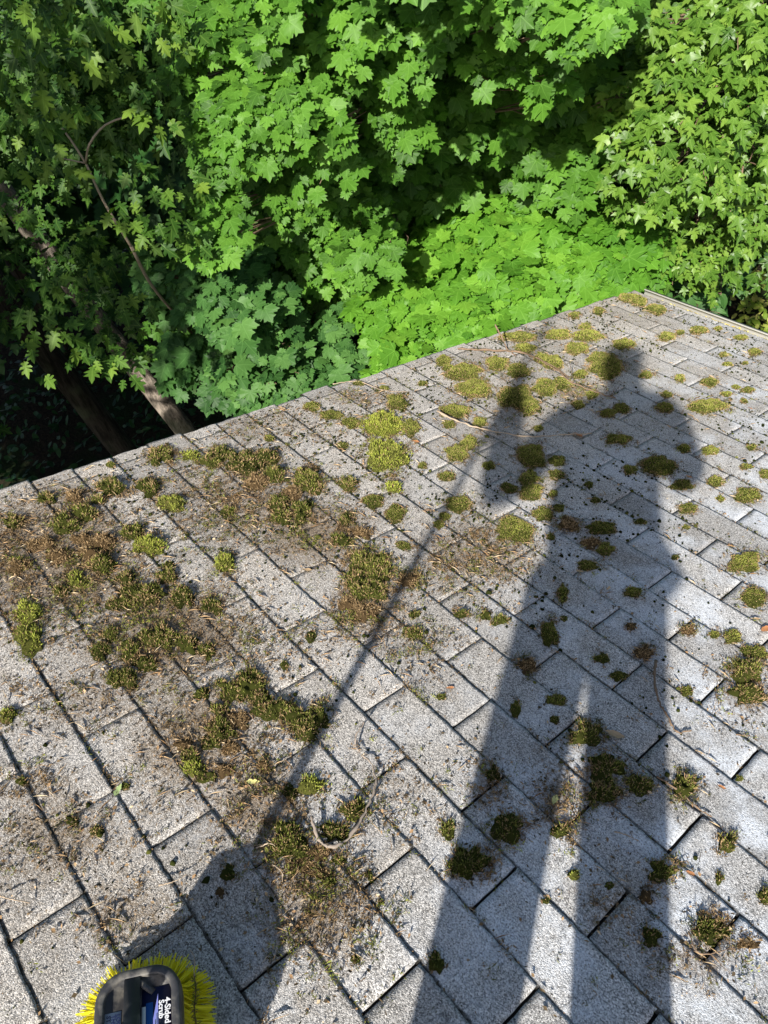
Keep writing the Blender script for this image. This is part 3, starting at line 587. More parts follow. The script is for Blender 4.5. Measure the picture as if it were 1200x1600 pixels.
for a in [(650,692,.014,.6,C_OR,'orange dead leaf right of the bright yellow-green moss'),(903,682,.022,.2,C_OR,'orange dead leaf at the end of the long pale twig'),(775,645,.016,1.2,C_TA,'tan dead leaf above the pale twig near the pole shadow'),
          (1076,747,.012,.3,C_OR,'orange dead leaf right of the big cushion in the elbow shadow'),(604,942,.011,1.5,C_TA,'tan leaf at the foot of the big middle tufts'),(395,1224,.014,.9,C_YE,'yellow leaf scrap left of the bright tuft'),
          (866,1252,.013,1.9,C_YE,"yellow leaf scrap between the shadow's legs"),(960,1150,.022,.5,C_TA,"tan dead leaf beside the tuft in the shadow's crotch"),(185,1237,.014,2.2,C_GR,'pale green leaf in the course line at lower left'),
          (703,1077,.010,1.0,C_OR,'orange dead leaf left of the torso shadow'),(480,893,.015,.9,C_TA,'curled tan leaf in the second long course'),(1172,640,.012,.2,C_OR,'orange leaf scrap near the gutter at the right'),
          (1078,651,.016,.1,C_TA,'tan leaf scrap below the wide cushion by the gutter'),(994,566,.012,.2,C_OR,"orange leaf scrap in the head's shadow"),(1195,985,.02,1.4,C_OR,'orange dead leaf at the right frame edge above the big tufts'),
          (1126,1232,.010,.3,C_OR,'orange leaf scrap right of the right-hand tuft'),(1078,1367,.010,.4,C_OR,'pink-brown leaf scrap right of the lit tuft'),(850,510,.014,.2,C_TA,'pale tan leaf on the rake edge above the cushions'),
          (790,572,.012,.3,C_TA,'tan leaf scrap between cushions under the stick'),(905,895,.012,.6,C_TA,"tan leaf scrap in the middle of the torso shadow"),(440,640,.016,.5,C_TA,'tan leaf scrap on the rake edge above the left tufts')]:
    fallen(*a)

# ------------------------------------------------------------------ scrub brush and its pole
BH = .122
_ang = math.radians(-27); LDIR = np.array([math.cos(_ang), math.sin(_ang), 0]); WDIR = np.array([-LDIR[1], LDIR[0], 0])
_top = Q(216, 1511, BH); BC = _top + LDIR*.125; BC[2] = 0
brush = link('scrub_brush', None, None, ROOF_M @ Matrix(((WDIR[0], -LDIR[0], 0, BC[0]), (WDIR[1], -LDIR[1], 0, BC[1]), (0, 0, 1, 0), (0, 0, 0, 1))),
             'yellow-bristled scrub brush with black plastic block resting on the shingles', 'brush')
# brush frame: x = across (right in the photo), y = along (towards the top of the photo), z = out of the roof
def rrect(w, l, r, n=8):
    o = []
    for cx_, cy_, a0 in ((w/2-r, l/2-r, 0), (-w/2+r, l/2-r, 90), (-w/2+r, -l/2+r, 180), (w/2-r, -l/2+r, 270)):
        for k in range(n+1):
            a = math.radians(a0+90*k/n); o.append((cx_+r*math.cos(a), cy_+r*math.sin(a)))
    return o
BW, BL = .118, .250
def loft(rings, mat, name, cap=True, smooth=True):
    v = []; f = []; n = len(rings[0][0])
    for ri, (ring, z) in enumerate(rings):
        v += [(x, y, z) for x, y in ring]
        if ri:
            b = (ri-1)*n; f += [(b+i, b+(i+1) % n, b+n+(i+1) % n, b+n+i) for i in range(n)]
    f.append(tuple(range(n))[::-1])
    if cap: f.append(tuple(range(len(v)-n, len(v))))
    me = make_mesh(name, np.array(v), f, mat, None, False); return me
t = NT('black_plastic'); o_ = t.n('ShaderNodeTexCoord').outputs['Object']; f_ = t.noise(o_, 900, 3); g_ = t.noise(o_, 60, 4)
t.principled(t.mix(t.ss(g_, .45, .75), (.04, .04, .042), (.15, .14, .12)), .42, .5, f_, .2, .0004); M_BP = t.m
ro = rrect(BW, BL, .040); r1 = rrect(BW+.004, BL+.004, .042); r2 = rrect(BW-.004, BL-.004, .038); ri1 = rrect(BW-.021, BL-.021, .030); ri2 = rrect(BW-.026, BL-.026, .028)
me = loft([(r2, .080), (r1, .086), (r1, .104), (ro, BH-.003), (r2, BH), (ri1, BH), (ri2, BH-.003), (ri2, BH-.010)], M_BP, 'block')
link('brush_block', me, brush)
mb = MB()   # raised black bar along the recess and the threaded socket ramp
mb.box((-.0195, -BL/2+.022, BH-.0095), (.0025, BL/2-.0135, BH-.001)); 
mb.add([(.0028, BL/2-.016, BH-.002), (.024, BL/2-.032, BH-.0085), (.018, BL/2-.038, BH-.0085), (.0028, BL/2-.026, BH-.002), (.0028, BL/2-.016, BH-.0097), (.024, BL/2-.032, BH-.0097), (.018, BL/2-.038, BH-.0097), (.0028, BL/2-.026, BH-.0097)],
       [(0, 3, 2, 1), (0, 1, 5, 4), (1, 2, 6, 5), (2, 3, 7, 6), (3, 0, 4, 7)])
link('recess_bar', mb.mesh('recess_bar', M_BP), brush)
# bristles
t = NT('yellow_bristle'); c_ = t.ramp(t.attr('hue').outputs['Fac'], [(0, (.72, .60, .01)), (.5, (.92, .84, .015)), (1, (.97, .93, .10))])
pb_ = t.n('ShaderNodeBsdfPrincipled', {'Base Color': c_, 'Roughness': .5}); tr_ = t.n('ShaderNodeBsdfTranslucent', {0: c_}); mx_ = t.n('ShaderNodeMixShader', {0: .42, 1: pb_.outputs[0], 2: tr_.outputs[0]}); t.t.links.new(mx_.outputs[0], t.out.inputs[0]); M_BR = t.m
def bristles():
    per = np.array(rrect(BW-.010, BL-.010, .036, 10)); per = np.vstack([per, per[:1]]); seg = np.linalg.norm(np.diff(per, axis=0), axis=1); cs = np.concatenate([[0], np.cumsum(seg)])
    V_l = []; F_l = []; H_l = []; off = 0
    ntuft = 104
    for row, (ins, flare, zz_) in enumerate(((0, .043, .088), (.010, .030, .084), (.022, .020, .082), (.034, .008, .081))):
        for k in range(ntuft):
            s_ = (k + rng.uniform(-.15, .15) + .5*(row % 2))/ntuft*cs[-1] % cs[-1]; i = min(np.searchsorted(cs, s_, 'right')-1, len(seg)-1)
            p = per[i] + (per[i+1]-per[i])*(s_-cs[i])/seg[i]; tg = nrm(per[i+1]-per[i]); nr2 = np.array([tg[1], -tg[0]])
            tj = rng.normal()*.05; tl = 1 + rng.normal()*.05
            m = 30 if row < 2 else 12
            for q in range(m):
                b = np.array([*(p-nr2*ins + rng.normal(size=2)*.0012), zz_])
                o = (flare*(.75+.4*rng.random()))*tl*(1+.22*max(0, nr2[1])); sp = (rng.normal()*.14+tj)*.045
                e = np.array([*(b[:2] + nr2*o + tg*sp), max(.002, .004+.030*rng.random()*(row < 2))])
                mid = b*.45+e*.55 + np.array([*(-nr2*o*.30), -.006])*(.6+.6*rng.random())
                kink = rng.normal(size=3)*.0014
                pts = [b, mid+kink, e]; wd = .00105
                d = e-b; sd_ = nrm(np.cross(d, rdir(1)[0]))*wd
                for pt_ in pts: V_l.append(pt_-sd_); V_l.append(pt_+sd_)
                F_l += [(off, off+1, off+3, off+2), (off+2, off+3, off+5, off+4)]; off += 6; H_l += [np.clip(.5+rng.normal()*.25, 0, 1)]*6
    return make_mesh('bristles', np.array(V_l), np.array(F_l), M_BR, {'hue': np.array(H_l)})
link('bristles', bristles(), brush)
# paper labels in the recess, with their print
def plate(name, x0, x1, y0, y1, z, mat, parent, th=.0004):
    m = MB(); m.box((x0, y0, z), (x1, y1, z+th)); return link(name, m.mesh(name, mat), parent)
M_BLUE = simple('label_blue', (.015, .10, .36), .35, .4, .08, 40); M_NAVY = simple('label_navy', (.012, .018, .06), .35, .4, .08, 40); M_WHT = simple('label_white', (.72, .73, .75), .4, .4, .05, 40)
M_LRED = simple('label_red', (.62, .10, .08), .35, .4, .05, 40); M_GRY = simple('label_grey', (.52, .54, .60), .4, .4, .05, 40); M_VIO = simple('label_violet', (.20, .22, .55), .4, .4, .05, 40)
zl = BH-.0096
lab = plate('label', .0045, .0455, -BL/2+.03, BL/2-.029, zl, M_NAVY, brush)
mb = MB()
mb.box((.0046, -BL/2+.031, zl+.0006), (.0100, BL/2-.052, zl+.0009), 0)           # white edge
mb.box((.0102, -BL/2+.031, zl+.0006), (.0200, BL/2-.048, zl+.0009), 1)           # blue panel
mb.add([(.0202, -BL/2+.031, zl+.0008), (.0270, -BL/2+.031, zl+.0008), (.0270, BL/2-.038, zl+.0008), (.0240, BL/2-.052, zl+.0008), (.0202, BL/2-.070, zl+.0008)], [(0, 1, 2, 3, 4)], 2)
for x_, y_ in ((.0206, .082), (.0226, .072), (.0248, .064)): mb.box((x_, -BL/2+.031, zl+.0010), (x_+.0010, BL/2-y_, zl+.0013), 0)
mb.box((.0457, -BL/2+.032, zl+.0006), (.0475, BL/2-.044, zl+.0016), 3)
link('label_print', mb.mesh('print', [M_WHT, M_BLUE, M_VIO, M_LRED]), lab)
def text_mesh(name, body, size, mat, parent, x, y, z, ang, bold=.0):
    cu = bpy.data.curves.new(name, 'FONT'); cu.body = body; cu.size = size; cu.extrude = .00012; cu.offset = bold; cu.resolution_u = 3
    ob = bpy.data.objects.new(name, cu); scene.collection.objects.link(ob); dg = bpy.context.evaluated_depsgraph_get(); me = bpy.data.meshes.new_from_object(ob.evaluated_get(dg))
    bpy.data.objects.remove(ob); me.materials.clear(); me.materials.append(mat)
    return link(name, me, parent, Matrix.Translation((x, y, z)) @ Matrix.Rotation(ang, 4, 'Z'))
text_mesh('lettering', '4-Sided', .0112, M_WHT, lab, .0365, BL/2-.046, zl+.0012, -math.pi/2, .0003)
text_mesh('lettering', 'Scrub', .0104, M_WHT, lab, .0283, BL/2-.048, zl+.0012, -math.pi/2, .0003)
lab2 = plate('label', -.0460, -.0235, -BL/2+.04, BL/2-.050, zl, M_GRY, brush)
for i_, w_ in enumerate(('LOC', 'THE', 'ST')): text_mesh('lettering', w_, .0080, M_NAVY, lab2, -.0300-.0066*i_, BL/2-.053, zl+.0006, -math.pi/2, .0002)
# pole
def P_brush(x, y, z): return BC + WDIR*x - LDIR*y + np.array([0, 0, z])
POLE0 = Q(318, 1472) + .112/SUN_L[2]*SUN_L; POLE1 = Q(815, 580) + 3.5*SUN_L; _pd = nrm(POLE1-POLE0)
_shp = Q(848, 492); # top of the pole's shadow
_A = np.array([_pd, -SUN_L]).T; _sol = np.linalg.lstsq(_A, _shp-POLE0, rcond=None)[0]; POLE2 = POLE0 + _pd*_sol[0]
t = NT('wooden_pole'); o_ = t.n('ShaderNodeTexCoord').outputs['Object']; t.principled(t.mix(t.noise(o_, 20, 5, .7), (.42, .27, .13), (.58, .41, .22)), .55, .4); M_POLE = t.m
mb = MB(); mb.tube([np.zeros(3), (POLE2-POLE0)*.5, POLE2-POLE0], .0122, 14); pole = link('pole', mb.mesh('pole', M_POLE, True), None, ROOF_M @ Matrix.Translation(Vector(POLE0)), 'round wooden pole screwed into the yellow scrub brush and held in the left hand', 'pole')
BI = ROOF_M @ Matrix(((WDIR[0], -LDIR[0], 0, BC[0]), (WDIR[1], -LDIR[1], 0, BC[1]), (0, 0, 1, 0), (0, 0, 0, 1)))
q0 = np.array([(POLE0-BC) @ WDIR, -(POLE0-BC) @ LDIR, POLE0[2]]); qd = np.array([_pd @ WDIR, -(_pd @ LDIR), _pd[2]])
mb = MB(); mb.tube([q0-qd*.016, q0+qd*.005, q0+qd*.03], [.021, .019, .0165], 16); link('socket', mb.mesh('socket', M_BP), brush)
# moss sprig snagged in the bristles
def sprig(pts, label, n=170, L=.007):
    c = curve([Q(*p) for p in pts], 24); m = MB(); m.tube(c, np.linspace(.0011, .0006, 24), 5); base_v = np.concatenate(m.v); nbv = len(base_v)
    i = rng.integers(2, 24, n); b = c[i]; d = nrm(rdir(n)+np.array([0, 0, .2])); bv, bf = blade_mesh(b, b+d*(L*(.4+rng.random(n)))[:, None], np.full(n, .0007), nrm(np.cross(d, rdir(n))))
    hue = np.repeat(np.where(rng.random(n) < .35, .9, rng.uniform(.3, .7, n)), 4); o3 = c[0]
    link('moss_sprig', make_mesh('sprig', np.concatenate([base_v, bv])-o3, m.f+[tuple(q+nbv) for q in bf], M_MOSS, {'hue': np.concatenate([np.full(nbv, .85), hue]), 'tone': np.ones(nbv+4*n)}), None, ROOF_M @ Matrix.Translation(Vector(o3)), label, 'moss')
sprig([(303, 1522, .075), (306, 1550, .08), (304, 1580, .08), (310, 1615, .07)], 'green and tan moss sprig snagged on the right-hand bristles of the brush', 260)
twig([(298, 1484, .09), (304, 1500, .10), (303, 1526, .10)], .0011, 'thin reddish straw caught in the brush bristles', M_PALET)

# ------------------------------------------------------------------ the person whose shadow falls on the roof (stands behind the camera, holding the phone)
_fwd = ray(600, 800); FH = nrm(_fwd - UP_L*(_fwd @ UP_L)); RT = np.cross(FH, UP_L)
def Bd(r, u, f): return FOOT_L + RT*r + UP_L*u + FH*f          # right, up, forward of the feet
person = link('person', None, None, Matrix.Translation(Vector(W(FOOT_L))), 'person in dark clothes standing on the roof with phone raised and pole in hand', 'person')
PI_ = inv(person)
def skin(name, joints, edges, mat, root=0, sub=2, parent=person, smooth=True):
    """joints: list of (local point, rx, ry)"""
    me = bpy.data.meshes.new(name); me.from_pydata([tuple(W(j[0]) - W(FOOT_L)) for j in joints], edges, [])
    ob = bpy.data.objects.new(name, me); scene.collection.objects.link(ob)
    md = ob.modifiers.new('s', 'SKIN'); md.use_smooth_shade = smooth; md.branch_smoothing = .6
    for i, sv in enumerate(me.skin_vertices[0].data): sv.radius = (joints[i][1], joints[i][2]); sv.use_root = (i == root)
    ob.modifiers.new('d', 'SUBSURF').levels = sub
    dg = bpy.context.evaluated_depsgraph_get(); m2 = bpy.data.meshes.new_from_object(ob.evaluated_get(dg)); m2.name = name
    bpy.data.objects.remove(ob); m2.materials.clear(); m2.materials.append(mat)
    return link(name, m2, parent)
M_SKIN = simple('skin', (.50, .30, .22), .5, .4, .08, 25); M_JKT = simple('jacket_cloth', (.05, .06, .08), .85, .2, .2, 90); M_TRO = simple('trouser_cloth', (.09, .10, .13), .9, .2, .2, 90); M_HAIR = simple('hair', (.05, .03, .02), .7, .3, .3, 120); M_SHOE = simple('shoe_leather', (.06, .05, .045), .6, .4, .2, 60)
CAMR = CAM_L - FOOT_L; cr, cu_, cf = CAMR @ RT, CAMR @ UP_L, CAMR @ FH
HL = POLE1
hl = np.array([(HL-FOOT_L) @ RT, (HL-FOOT_L) @ UP_L, (HL-FOOT_L) @ FH])
SHL, SHR = (-.175, 1.43, 0), (.175, 1.38, 0); ELL, ELR = (-.35, 1.13, .06), (.315, .98, .04)
HR = (cr+.055, cu_-.045, cf-.045)
body = [(Bd(0, .93, 0), .07, .06), (Bd(0, 1.12, 0), .07, .055), (Bd(0, 1.33, 0), .06, .05), (Bd(0, 1.46, 0), .058, .055), (Bd(0, 1.53, .01), .055, .055), (Bd(0, 1.62, .03), .072, .085), (Bd(0, 1.71, .02), .070, .085),
        (Bd(SHL[0]*.85, SHL[1]-.03, 0), .028, .028), (Bd(*ELL), .022, .038), (Bd(*(hl*.9+np.array(ELL)*.1)), .028, .028),
        (Bd(SHR[0]*.85, SHR[1]-.03, 0), .028, .028), (Bd(*ELR), .022, .038), (Bd(*(np.array(HR)*.88+np.array(ELR)*.12)), .028, .028),
        (Bd(-.09, .84, 0), .045, .045), (Bd(-.125, .46, .02), .054, .058), (Bd(-.15, .09, 0), .04, .04),
        (Bd(.09, .84, 0), .045, .045), (Bd(.115, .44, .02), .054, .058), (Bd(.13, .07, 0), .04, .04)]
skin('body', body, [(0,1),(1,2),(2,3),(3,4),(4,5),(5,6),(2,7),(7,8),(8,9),(2,10),(10,11),(11,12),(0,13),(13,14),(14,15),(0,16),(16,17),(17,18)], M_SKIN)
skin('jacket', [(Bd(0, .82, 0), .18, .135), (Bd(.0, 1.0, 0), .215, .135), (Bd(.0, 1.2, 0), .235, .13), (Bd(0, 1.36, 0), .20, .12), (Bd(0, 1.47, 0), .075, .075),
        (Bd(*SHL), .092, .092), (Bd(*ELL), .088, .088), (Bd(*(hl*.86+np.array(ELL)*.14)), .040, .040),
        (Bd(*SHR), .09, .09), (Bd(*ELR), .08, .08), (Bd(*(np.array(HR)*.80+np.array(ELR)*.20)), .046, .046)], [(0,1),(1,2),(2,3),(3,4),(3,5),(5,6),(6,7),(3,8),(8,9),(9,10)], M_JKT)
skin('trousers', [(Bd(0, .96, 0), .165, .13), (Bd(-.10, .80, 0), .115, .11), (Bd(-.128, .46, .01), .092, .092), (Bd(-.15, .12, 0), .082, .082), (Bd(.10, .80, 0), .115, .11), (Bd(.115, .44, .01), .092, .092), (Bd(.13, .09, 0), .082, .082)],
     [(0,1),(1,2),(2,3),(0,4),(4,5),(5,6)], M_TRO)
def ground_up(r, f, h):     # a body-frame point h above the roof
    p = Bd(r, 0, f); return p + UP_L*((h-p[2])/UP_L[2])
for r_ in (-.15, .13): skin('shoe', [(ground_up(r_, -.08, .05), .040, .045), (ground_up(r_*1.05, .05, .045), .046, .038), (ground_up(r_*1.1, .17, .032), .042, .028)], [(0,1),(1,2)], M_SHOE)
skin('hair', [(Bd(0, 1.735, .0), .096, .115), (Bd(0, 1.67, -.035), .094, .09), (Bd(0, 1.59, -.055), .07, .05)], [(0,1),(1,2)], M_HAIR, 0, 2)
for sgn in (-1, 1): skin('ear', [(Bd(.082*sgn, 1.64, .02), .010, .016), (Bd(.084*sgn, 1.61, .02), .007, .010)], [(0,1)], M_SKIN)
skin('nose', [(Bd(0, 1.655, .112), .009, .009), (Bd(0, 1.620, .128), .013, .012)], [(0,1)], M_SKIN)
M_EYE = simple('eye', (.7, .7, .68), .2, .5, .02, 10); M_LIP = simple('lip', (.42, .16, .14), .5, .4, .05, 20)
for sgn in (-1, 1): skin('eye', [(Bd(.031*sgn, 1.66, .098), .011, .009), (Bd(.036*sgn, 1.66, .096), .009, .008)], [(0,1)], M_EYE)
skin('mouth', [(Bd(-.022, 1.578, .104), .005, .005), (Bd(0, 1.576, .112), .008, .008), (Bd(.022, 1.578, .104), .005, .005)], [(0,1),(1,2)], M_LIP)
def hand(center, axis, around, rad, toward, sgn):
    """palm beside a grip axis, four fingers and a thumb closed round it"""
    axis = nrm(np.array(axis)); tw = nrm(np.array(toward) - axis*(np.array(toward) @ axis)); sd_ = np.cross(axis, tw)*sgn
    js = [(center - tw*(rad+.018) - sd_*.035, .020, .020), (center - tw*(rad+.016), .026, .026)]; ed = [(0, 1)]
    for k, (o_, ln) in enumerate(((-.030, .9), (-.010, 1.0), (.010, .97), (.030, .8))):
        prev = 1
        for q, a in enumerate((-100, -40, 25, 85)):
            a_ = math.radians(a)*ln; p = center + axis*o_ + (math.sin(a_)*tw + math.cos(a_)*sd_)*(rad+.009) if q else center + axis*o_ - tw*(rad+.011) + sd_*.018
            js.append((p, .0088-.0006*q, .0088-.0006*q)); ed.append((prev, len(js)-1)); prev = len(js)-1
    prev = 0
    for q, a in enumerate((-70, -10, 45)):
        a_ = math.radians(a); p = center + axis*(-.045-.006*q) + (math.sin(a_)*tw - math.cos(a_)*sd_)*(rad+.011)
        js.append((p, .0105-.001*q, .0105-.001*q)); ed.append((prev, len(js)-1)); prev = len(js)-1
    skin('hand', js, ed, M_SKIN, 1, 1)
hand(HL, POLE2-POLE0, None, .0125, -(np.array(Bd(*ELL))-HL), 1)
# phone: lens just behind the camera position
CX, CY, CZ = M @ np.array([1, 0, 0.]), M @ np.array([0, -1, 0.]), M @ np.array([0, 0, -1.])
pc = CAM_L + CZ*.009 - CY*.052 + CX*.022; PM = ROOF_M @ Matrix(((CX[0], CY[0], CZ[0], pc[0]), (CX[1], CY[1], CZ[1], pc[1]), (CX[2], CY[2], CZ[2], pc[2]), (0, 0, 0, 1)))
phone = link('smartphone', None, None, PM, 'slim black smartphone held up in the right hand in front of the face', 'phone')
M_PH = simple('phone_glass', (.02, .02, .022), .2, .5, .05, 30)
link('phone_body', loft([(rrect(.070, .145, .010, 5), -.0035), (rrect(.072, .147, .011, 5), -.002), (rrect(.072, .147, .011, 5), .002), (rrect(.070, .145, .010, 5), .0035)], M_PH, 'phone_body'), phone)
hand(pc + CX*.030 - CY*.035 + CZ*.006, CY, None, .012, -CX*.3-CZ, 1)

# ------------------------------------------------------------------ ground
def mat_ground():
    t = NT('woodland_floor'); o = t.n('ShaderNodeTexCoord').outputs['Object']; a = t.noise(o, 1.3, 5, .6); b = t.noise(o, 22, 5, .7)
    c = t.mix(t.ss(b, .35, .65), (.008, .007, .005), (.030, .022, .014)); c = t.mix(t.ss(a, .48, .62), c, (.012, .022, .007))
    t.principled(c, .95, .1, b, .8, .03); return t.m
M_GND = mat_ground()
n_ = 60; gx, gy = np.meshgrid(np.linspace(-1, 1, n_), np.linspace(-1, 1, n_), indexing='ij'); gx = np.sign(gx)*np.abs(gx)**2.2*150; gy = np.sign(gy)*np.abs(gy)**2.2*150
gz_ = GZ + .25*(vnoise(np.stack([gx.ravel(), gy.ravel()], 1), .25, 8)-.5) * (np.hypot(gx.ravel(), gy.ravel()) > 3)
q_ = np.array([(i*n_+j, (i+1)*n_+j, (i+1)*n_+j+1, i*n_+j+1) for i in range(n_-1) for j in range(n_-1)])
link('ground', make_mesh('ground', np.stack([gx.ravel(), gy.ravel(), gz_], 1), q_, M_GND, None, True), None, None, 'dark woodland floor around the house', 'ground', None, 'structure')

# ------------------------------------------------------------------ leaves
def outline(half):
    h = np.array(half, float); return np.vstack([h, h[-2:0:-1]*[-1, 1]]) if h[0][0] == 0 and h[-1][0] == 0 else np.vstack([h, h[::-1]*[-1, 1]])
NORWAY = outline([(0, 0), (.07, -.10), (.22, -.17), (.40, -.15), (.44, -.04), (.60, -.05), (.60, .10), (.80, .18), (.66, .27), (.70, .38), (.83, .57), (.65, .56), (.58, .67), (.46, .57), (.36, .56), (.36, .66), (.44, .79), (.31, .82), (.22, .81), (.13, .94), (0, 1.10)])
REDM = outline([(0, 0), (.14, -.06), (.30, .0), (.30, .12), (.44, .22), (.66, .52), (.46, .46), (.40, .52), (.24, .42), (.22, .62), (.26, .78), (.14, .80), (0, 1.15)])
OAK = outline([(0, 0), (.04, .12), (.20, .12), (.27, .22), (.16, .27), (.15, .34), (.33, .36), (.44, .50), (.37, .52), (.20, .50), (.19, .58), (.33, .64), (.37, .78), (.26, .77), (.15, .74), (.13, .88), (0, 1.12)])
OVAL = outline([(0, 0), (.16, .12), (.26, .35), (.24, .6), (.12, .86), (0, 1.05)])
SIMP = outline([(0, 0), (.30, -.05), (.38, .12), (.62, .45), (.34, .45), (.30, .70), (0, 1.05)])
def leaf_geo(poly, pos, nor, tip, size, hue, fold=.12, droop=.22):
    """one flat-fan leaf per position; returns verts, tris, attributes"""
    n = len(pos); k = len(poly); c0 = np.array([[0, poly[:, 1].max()*.36]]); pl = np.vstack([poly, c0])
    y = nrm(tip - nor*np.sum(tip*nor, 1, keepdims=True)); x = np.cross(y, nor)
    dr = (droop*(rng.random(n)*2.4-.5))[:, None]; fo = (fold*(rng.random(n)*1.6-.3))[:, None]
    px_, py_ = pl[None, :, 0], pl[None, :, 1]
    tw = rng.normal(size=(n, 1))*.22; wav = rng.normal(size=(n, k+1))*.03
    z = -dr*(px_**2*.9+(py_-.3)**2*.8) + fo*np.abs(px_)*1.4 + tw*px_*py_ + wav
    asp = 1+rng.normal(size=(n, 1))*.08
    v = pos[:, None] + size[:, None, None]*((px_*asp)[..., None]*x[:, None] + py_[..., None]*y[:, None] + z[..., None]*nor[:, None])
    b = np.arange(k); tri = np.stack([b, (b+1) % k, np.full(k, k)], 1)
    f = (np.arange(n)*(k+1))[:, None, None] + tri[None]
    luv = np.broadcast_to(np.concatenate([pl, np.zeros((k+1, 1))], 1)[None], (n, k+1, 3))
    return v.reshape(-1, 3), f.reshape(-1, 3), luv.reshape(-1, 3), np.repeat(hue, k+1)
class Crown:
    def __init__(s, poly): s.poly = poly; s.parts = []; s.off = 0; s.anch = []
    def add(s, pos, nor, tip, size, hue, **k):
        v, f, u, h = leaf_geo(s.poly, pos, nor, tip, size, hue, **k); s.parts.append((v, f+s.off, u, h)); s.off += len(v)
    def mesh(s, name, mat, origin):
        v = np.concatenate([p[0] for p in s.parts]) - origin; return make_mesh(name, v, np.concatenate([p[1] for p in s.parts]), mat, {'luv': np.concatenate([p[2] for p in s.parts]), 'hue': np.concatenate([p[3] for p in s.parts])})
CAMW = W(CAM_L); FW = W(ray(600, 800)); FWH = nrm(FW*[1, 1, 0]); UPW = np.array([0, 0, 1.])
def spray(cr, c, R, size, flat=.55, spacing=.62, hue=.5, hv=.2, up=.55, out=None, thick=.35, tipdir=None, tipr=.55, cover=1.0, ntilt=.28):
    """leafy bough end: leaves on the dome facing the sky, the sun and the viewer"""
    c = np.asarray(c, float); view = nrm(CAMW-c); face = nrm(UPW*up + view*(1-up)*.8 + SUN_W*.35)
    n = int(cover*2*math.pi*R*R*.8/(size*spacing)**2)
    d = rdir(n*3); d = d[(d @ face) > -.10][:n]; n = len(d)
    rr = R*(1-.62*rng.random(n)**1.2)*(.85+.45*vnoise(d[:, :2]*1.0+c[:2], 1.6, int(abs(c[0])*97) % 50, 2))
    hgt = d @ face; p = d - np.outer(hgt, face)*(1-flat)
    pos = c + p*rr[:, None]
    nor = nrm(face*.9 + d*.35 + rdir(n)*ntilt)
    dn = np.array([0, 0, -1.]) if tipdir is None else tipdir
    tip = nrm((d*[1, 1, .3])*.55 + dn*tipr - FWH*.25 + rdir(n)*.45)
    sz = size*np.clip(1+rng.normal(size=n)*.30, .35, 1.35); h = np.clip(hue+rng.normal(size=n)*hv, 0, 1)
    cr.add(pos - tip*sz[:, None]*.35, nor, tip, sz, h); cr.anch.append((c - face*R*.15, R))
def tree(name, label, cat, base, crown, leafmat, trunk_pts, r0, r1, bark, group=None, limbs=True, twig_r=.006, extra=None):
    base = np.array(base, float); root = empty(name, base, label, cat, group); I = Matrix.Identity(4)
    tp = curve(trunk_pts, 26); m = MB(); rad = np.linspace(r0, r1, 26); rad[0] *= 1.35; rad[1] *= 1.12; m.tube(tp-base, rad, 14, 0, .035); link('trunk', m.mesh('trunk', bark, True), root)
    if limbs and crown.anch:
        m = MB(); an = crown.anch
        for c, R in an:
            dd = np.linalg.norm(tp - (c+np.array([0, 0, -.5*np.linalg.norm((tp[-1]-c)[:2])])), axis=1); j = int(np.argmin(dd)); a = tp[j]
            mid = a*.45+c*.55 + np.array([0, 0, .06*np.linalg.norm(c-a)]) + rng.normal(size=3)*.05
            cc = curve([a, mid, c], 9); m.tube(cc-base, np.linspace(max(twig_r*2.2, .012), twig_r*.7, 9), 5)
            for q in range(5):
                e = c + rdir(1)[0]*R*.75*[1, 1, .5]; s_ = cc[5+q % 3]; m.tube(curve([s_, (s_+e)/2+rng.normal(size=3)*.02, e], 5)-base, np.linspace(twig_r*.7, .0015, 5), 4)
        link('branches', m.mesh('branches', M_TWIG), root)
    link('crown', crown.mesh('crown', leafmat, base), root)
    return root
def blobs(cr, L_, size_px=None, **k):
    for b in L_:
        px, py, rp, dist = b[:4]; kk = dict(k); 
        if len(b) > 4: kk['size'] = b[4]
        split = kk.pop('split', 0); hue0 = kk.get('hue', .5); spray(cr, P(px, py, dist), rp/F_PX*dist*(.8 if split else 1), **kk)
        for _ in range(split):
            a_ = rng.uniform(0, 2*math.pi); q_ = rp*rng.uniform(.35, .95); kk['hue'] = hue0+rng.normal()*.12
            d2 = dist+rng.uniform(-.10, .28); spray(cr, P(px+q_*math.cos(a_), py+q_*math.sin(a_), d2), rp*rng.uniform(.32, .58)/F_PX*d2, **kk)
def fill(cr, box, n, dist, rp, dj=.3, skip=None, **k):
    """random boughs in a photo-space box, behind the front ones"""
    x0, y0, x1, y1 = box
    for _ in range(n):
        px, py = rng.uniform(x0, x1), rng.uniform(y0, y1)
        if skip and skip(px, py): continue
        d = dist+rng.normal()*dj; spray(cr, P(px, py, d), rp*(.75+.5*rng.random())/F_PX*d, **k)

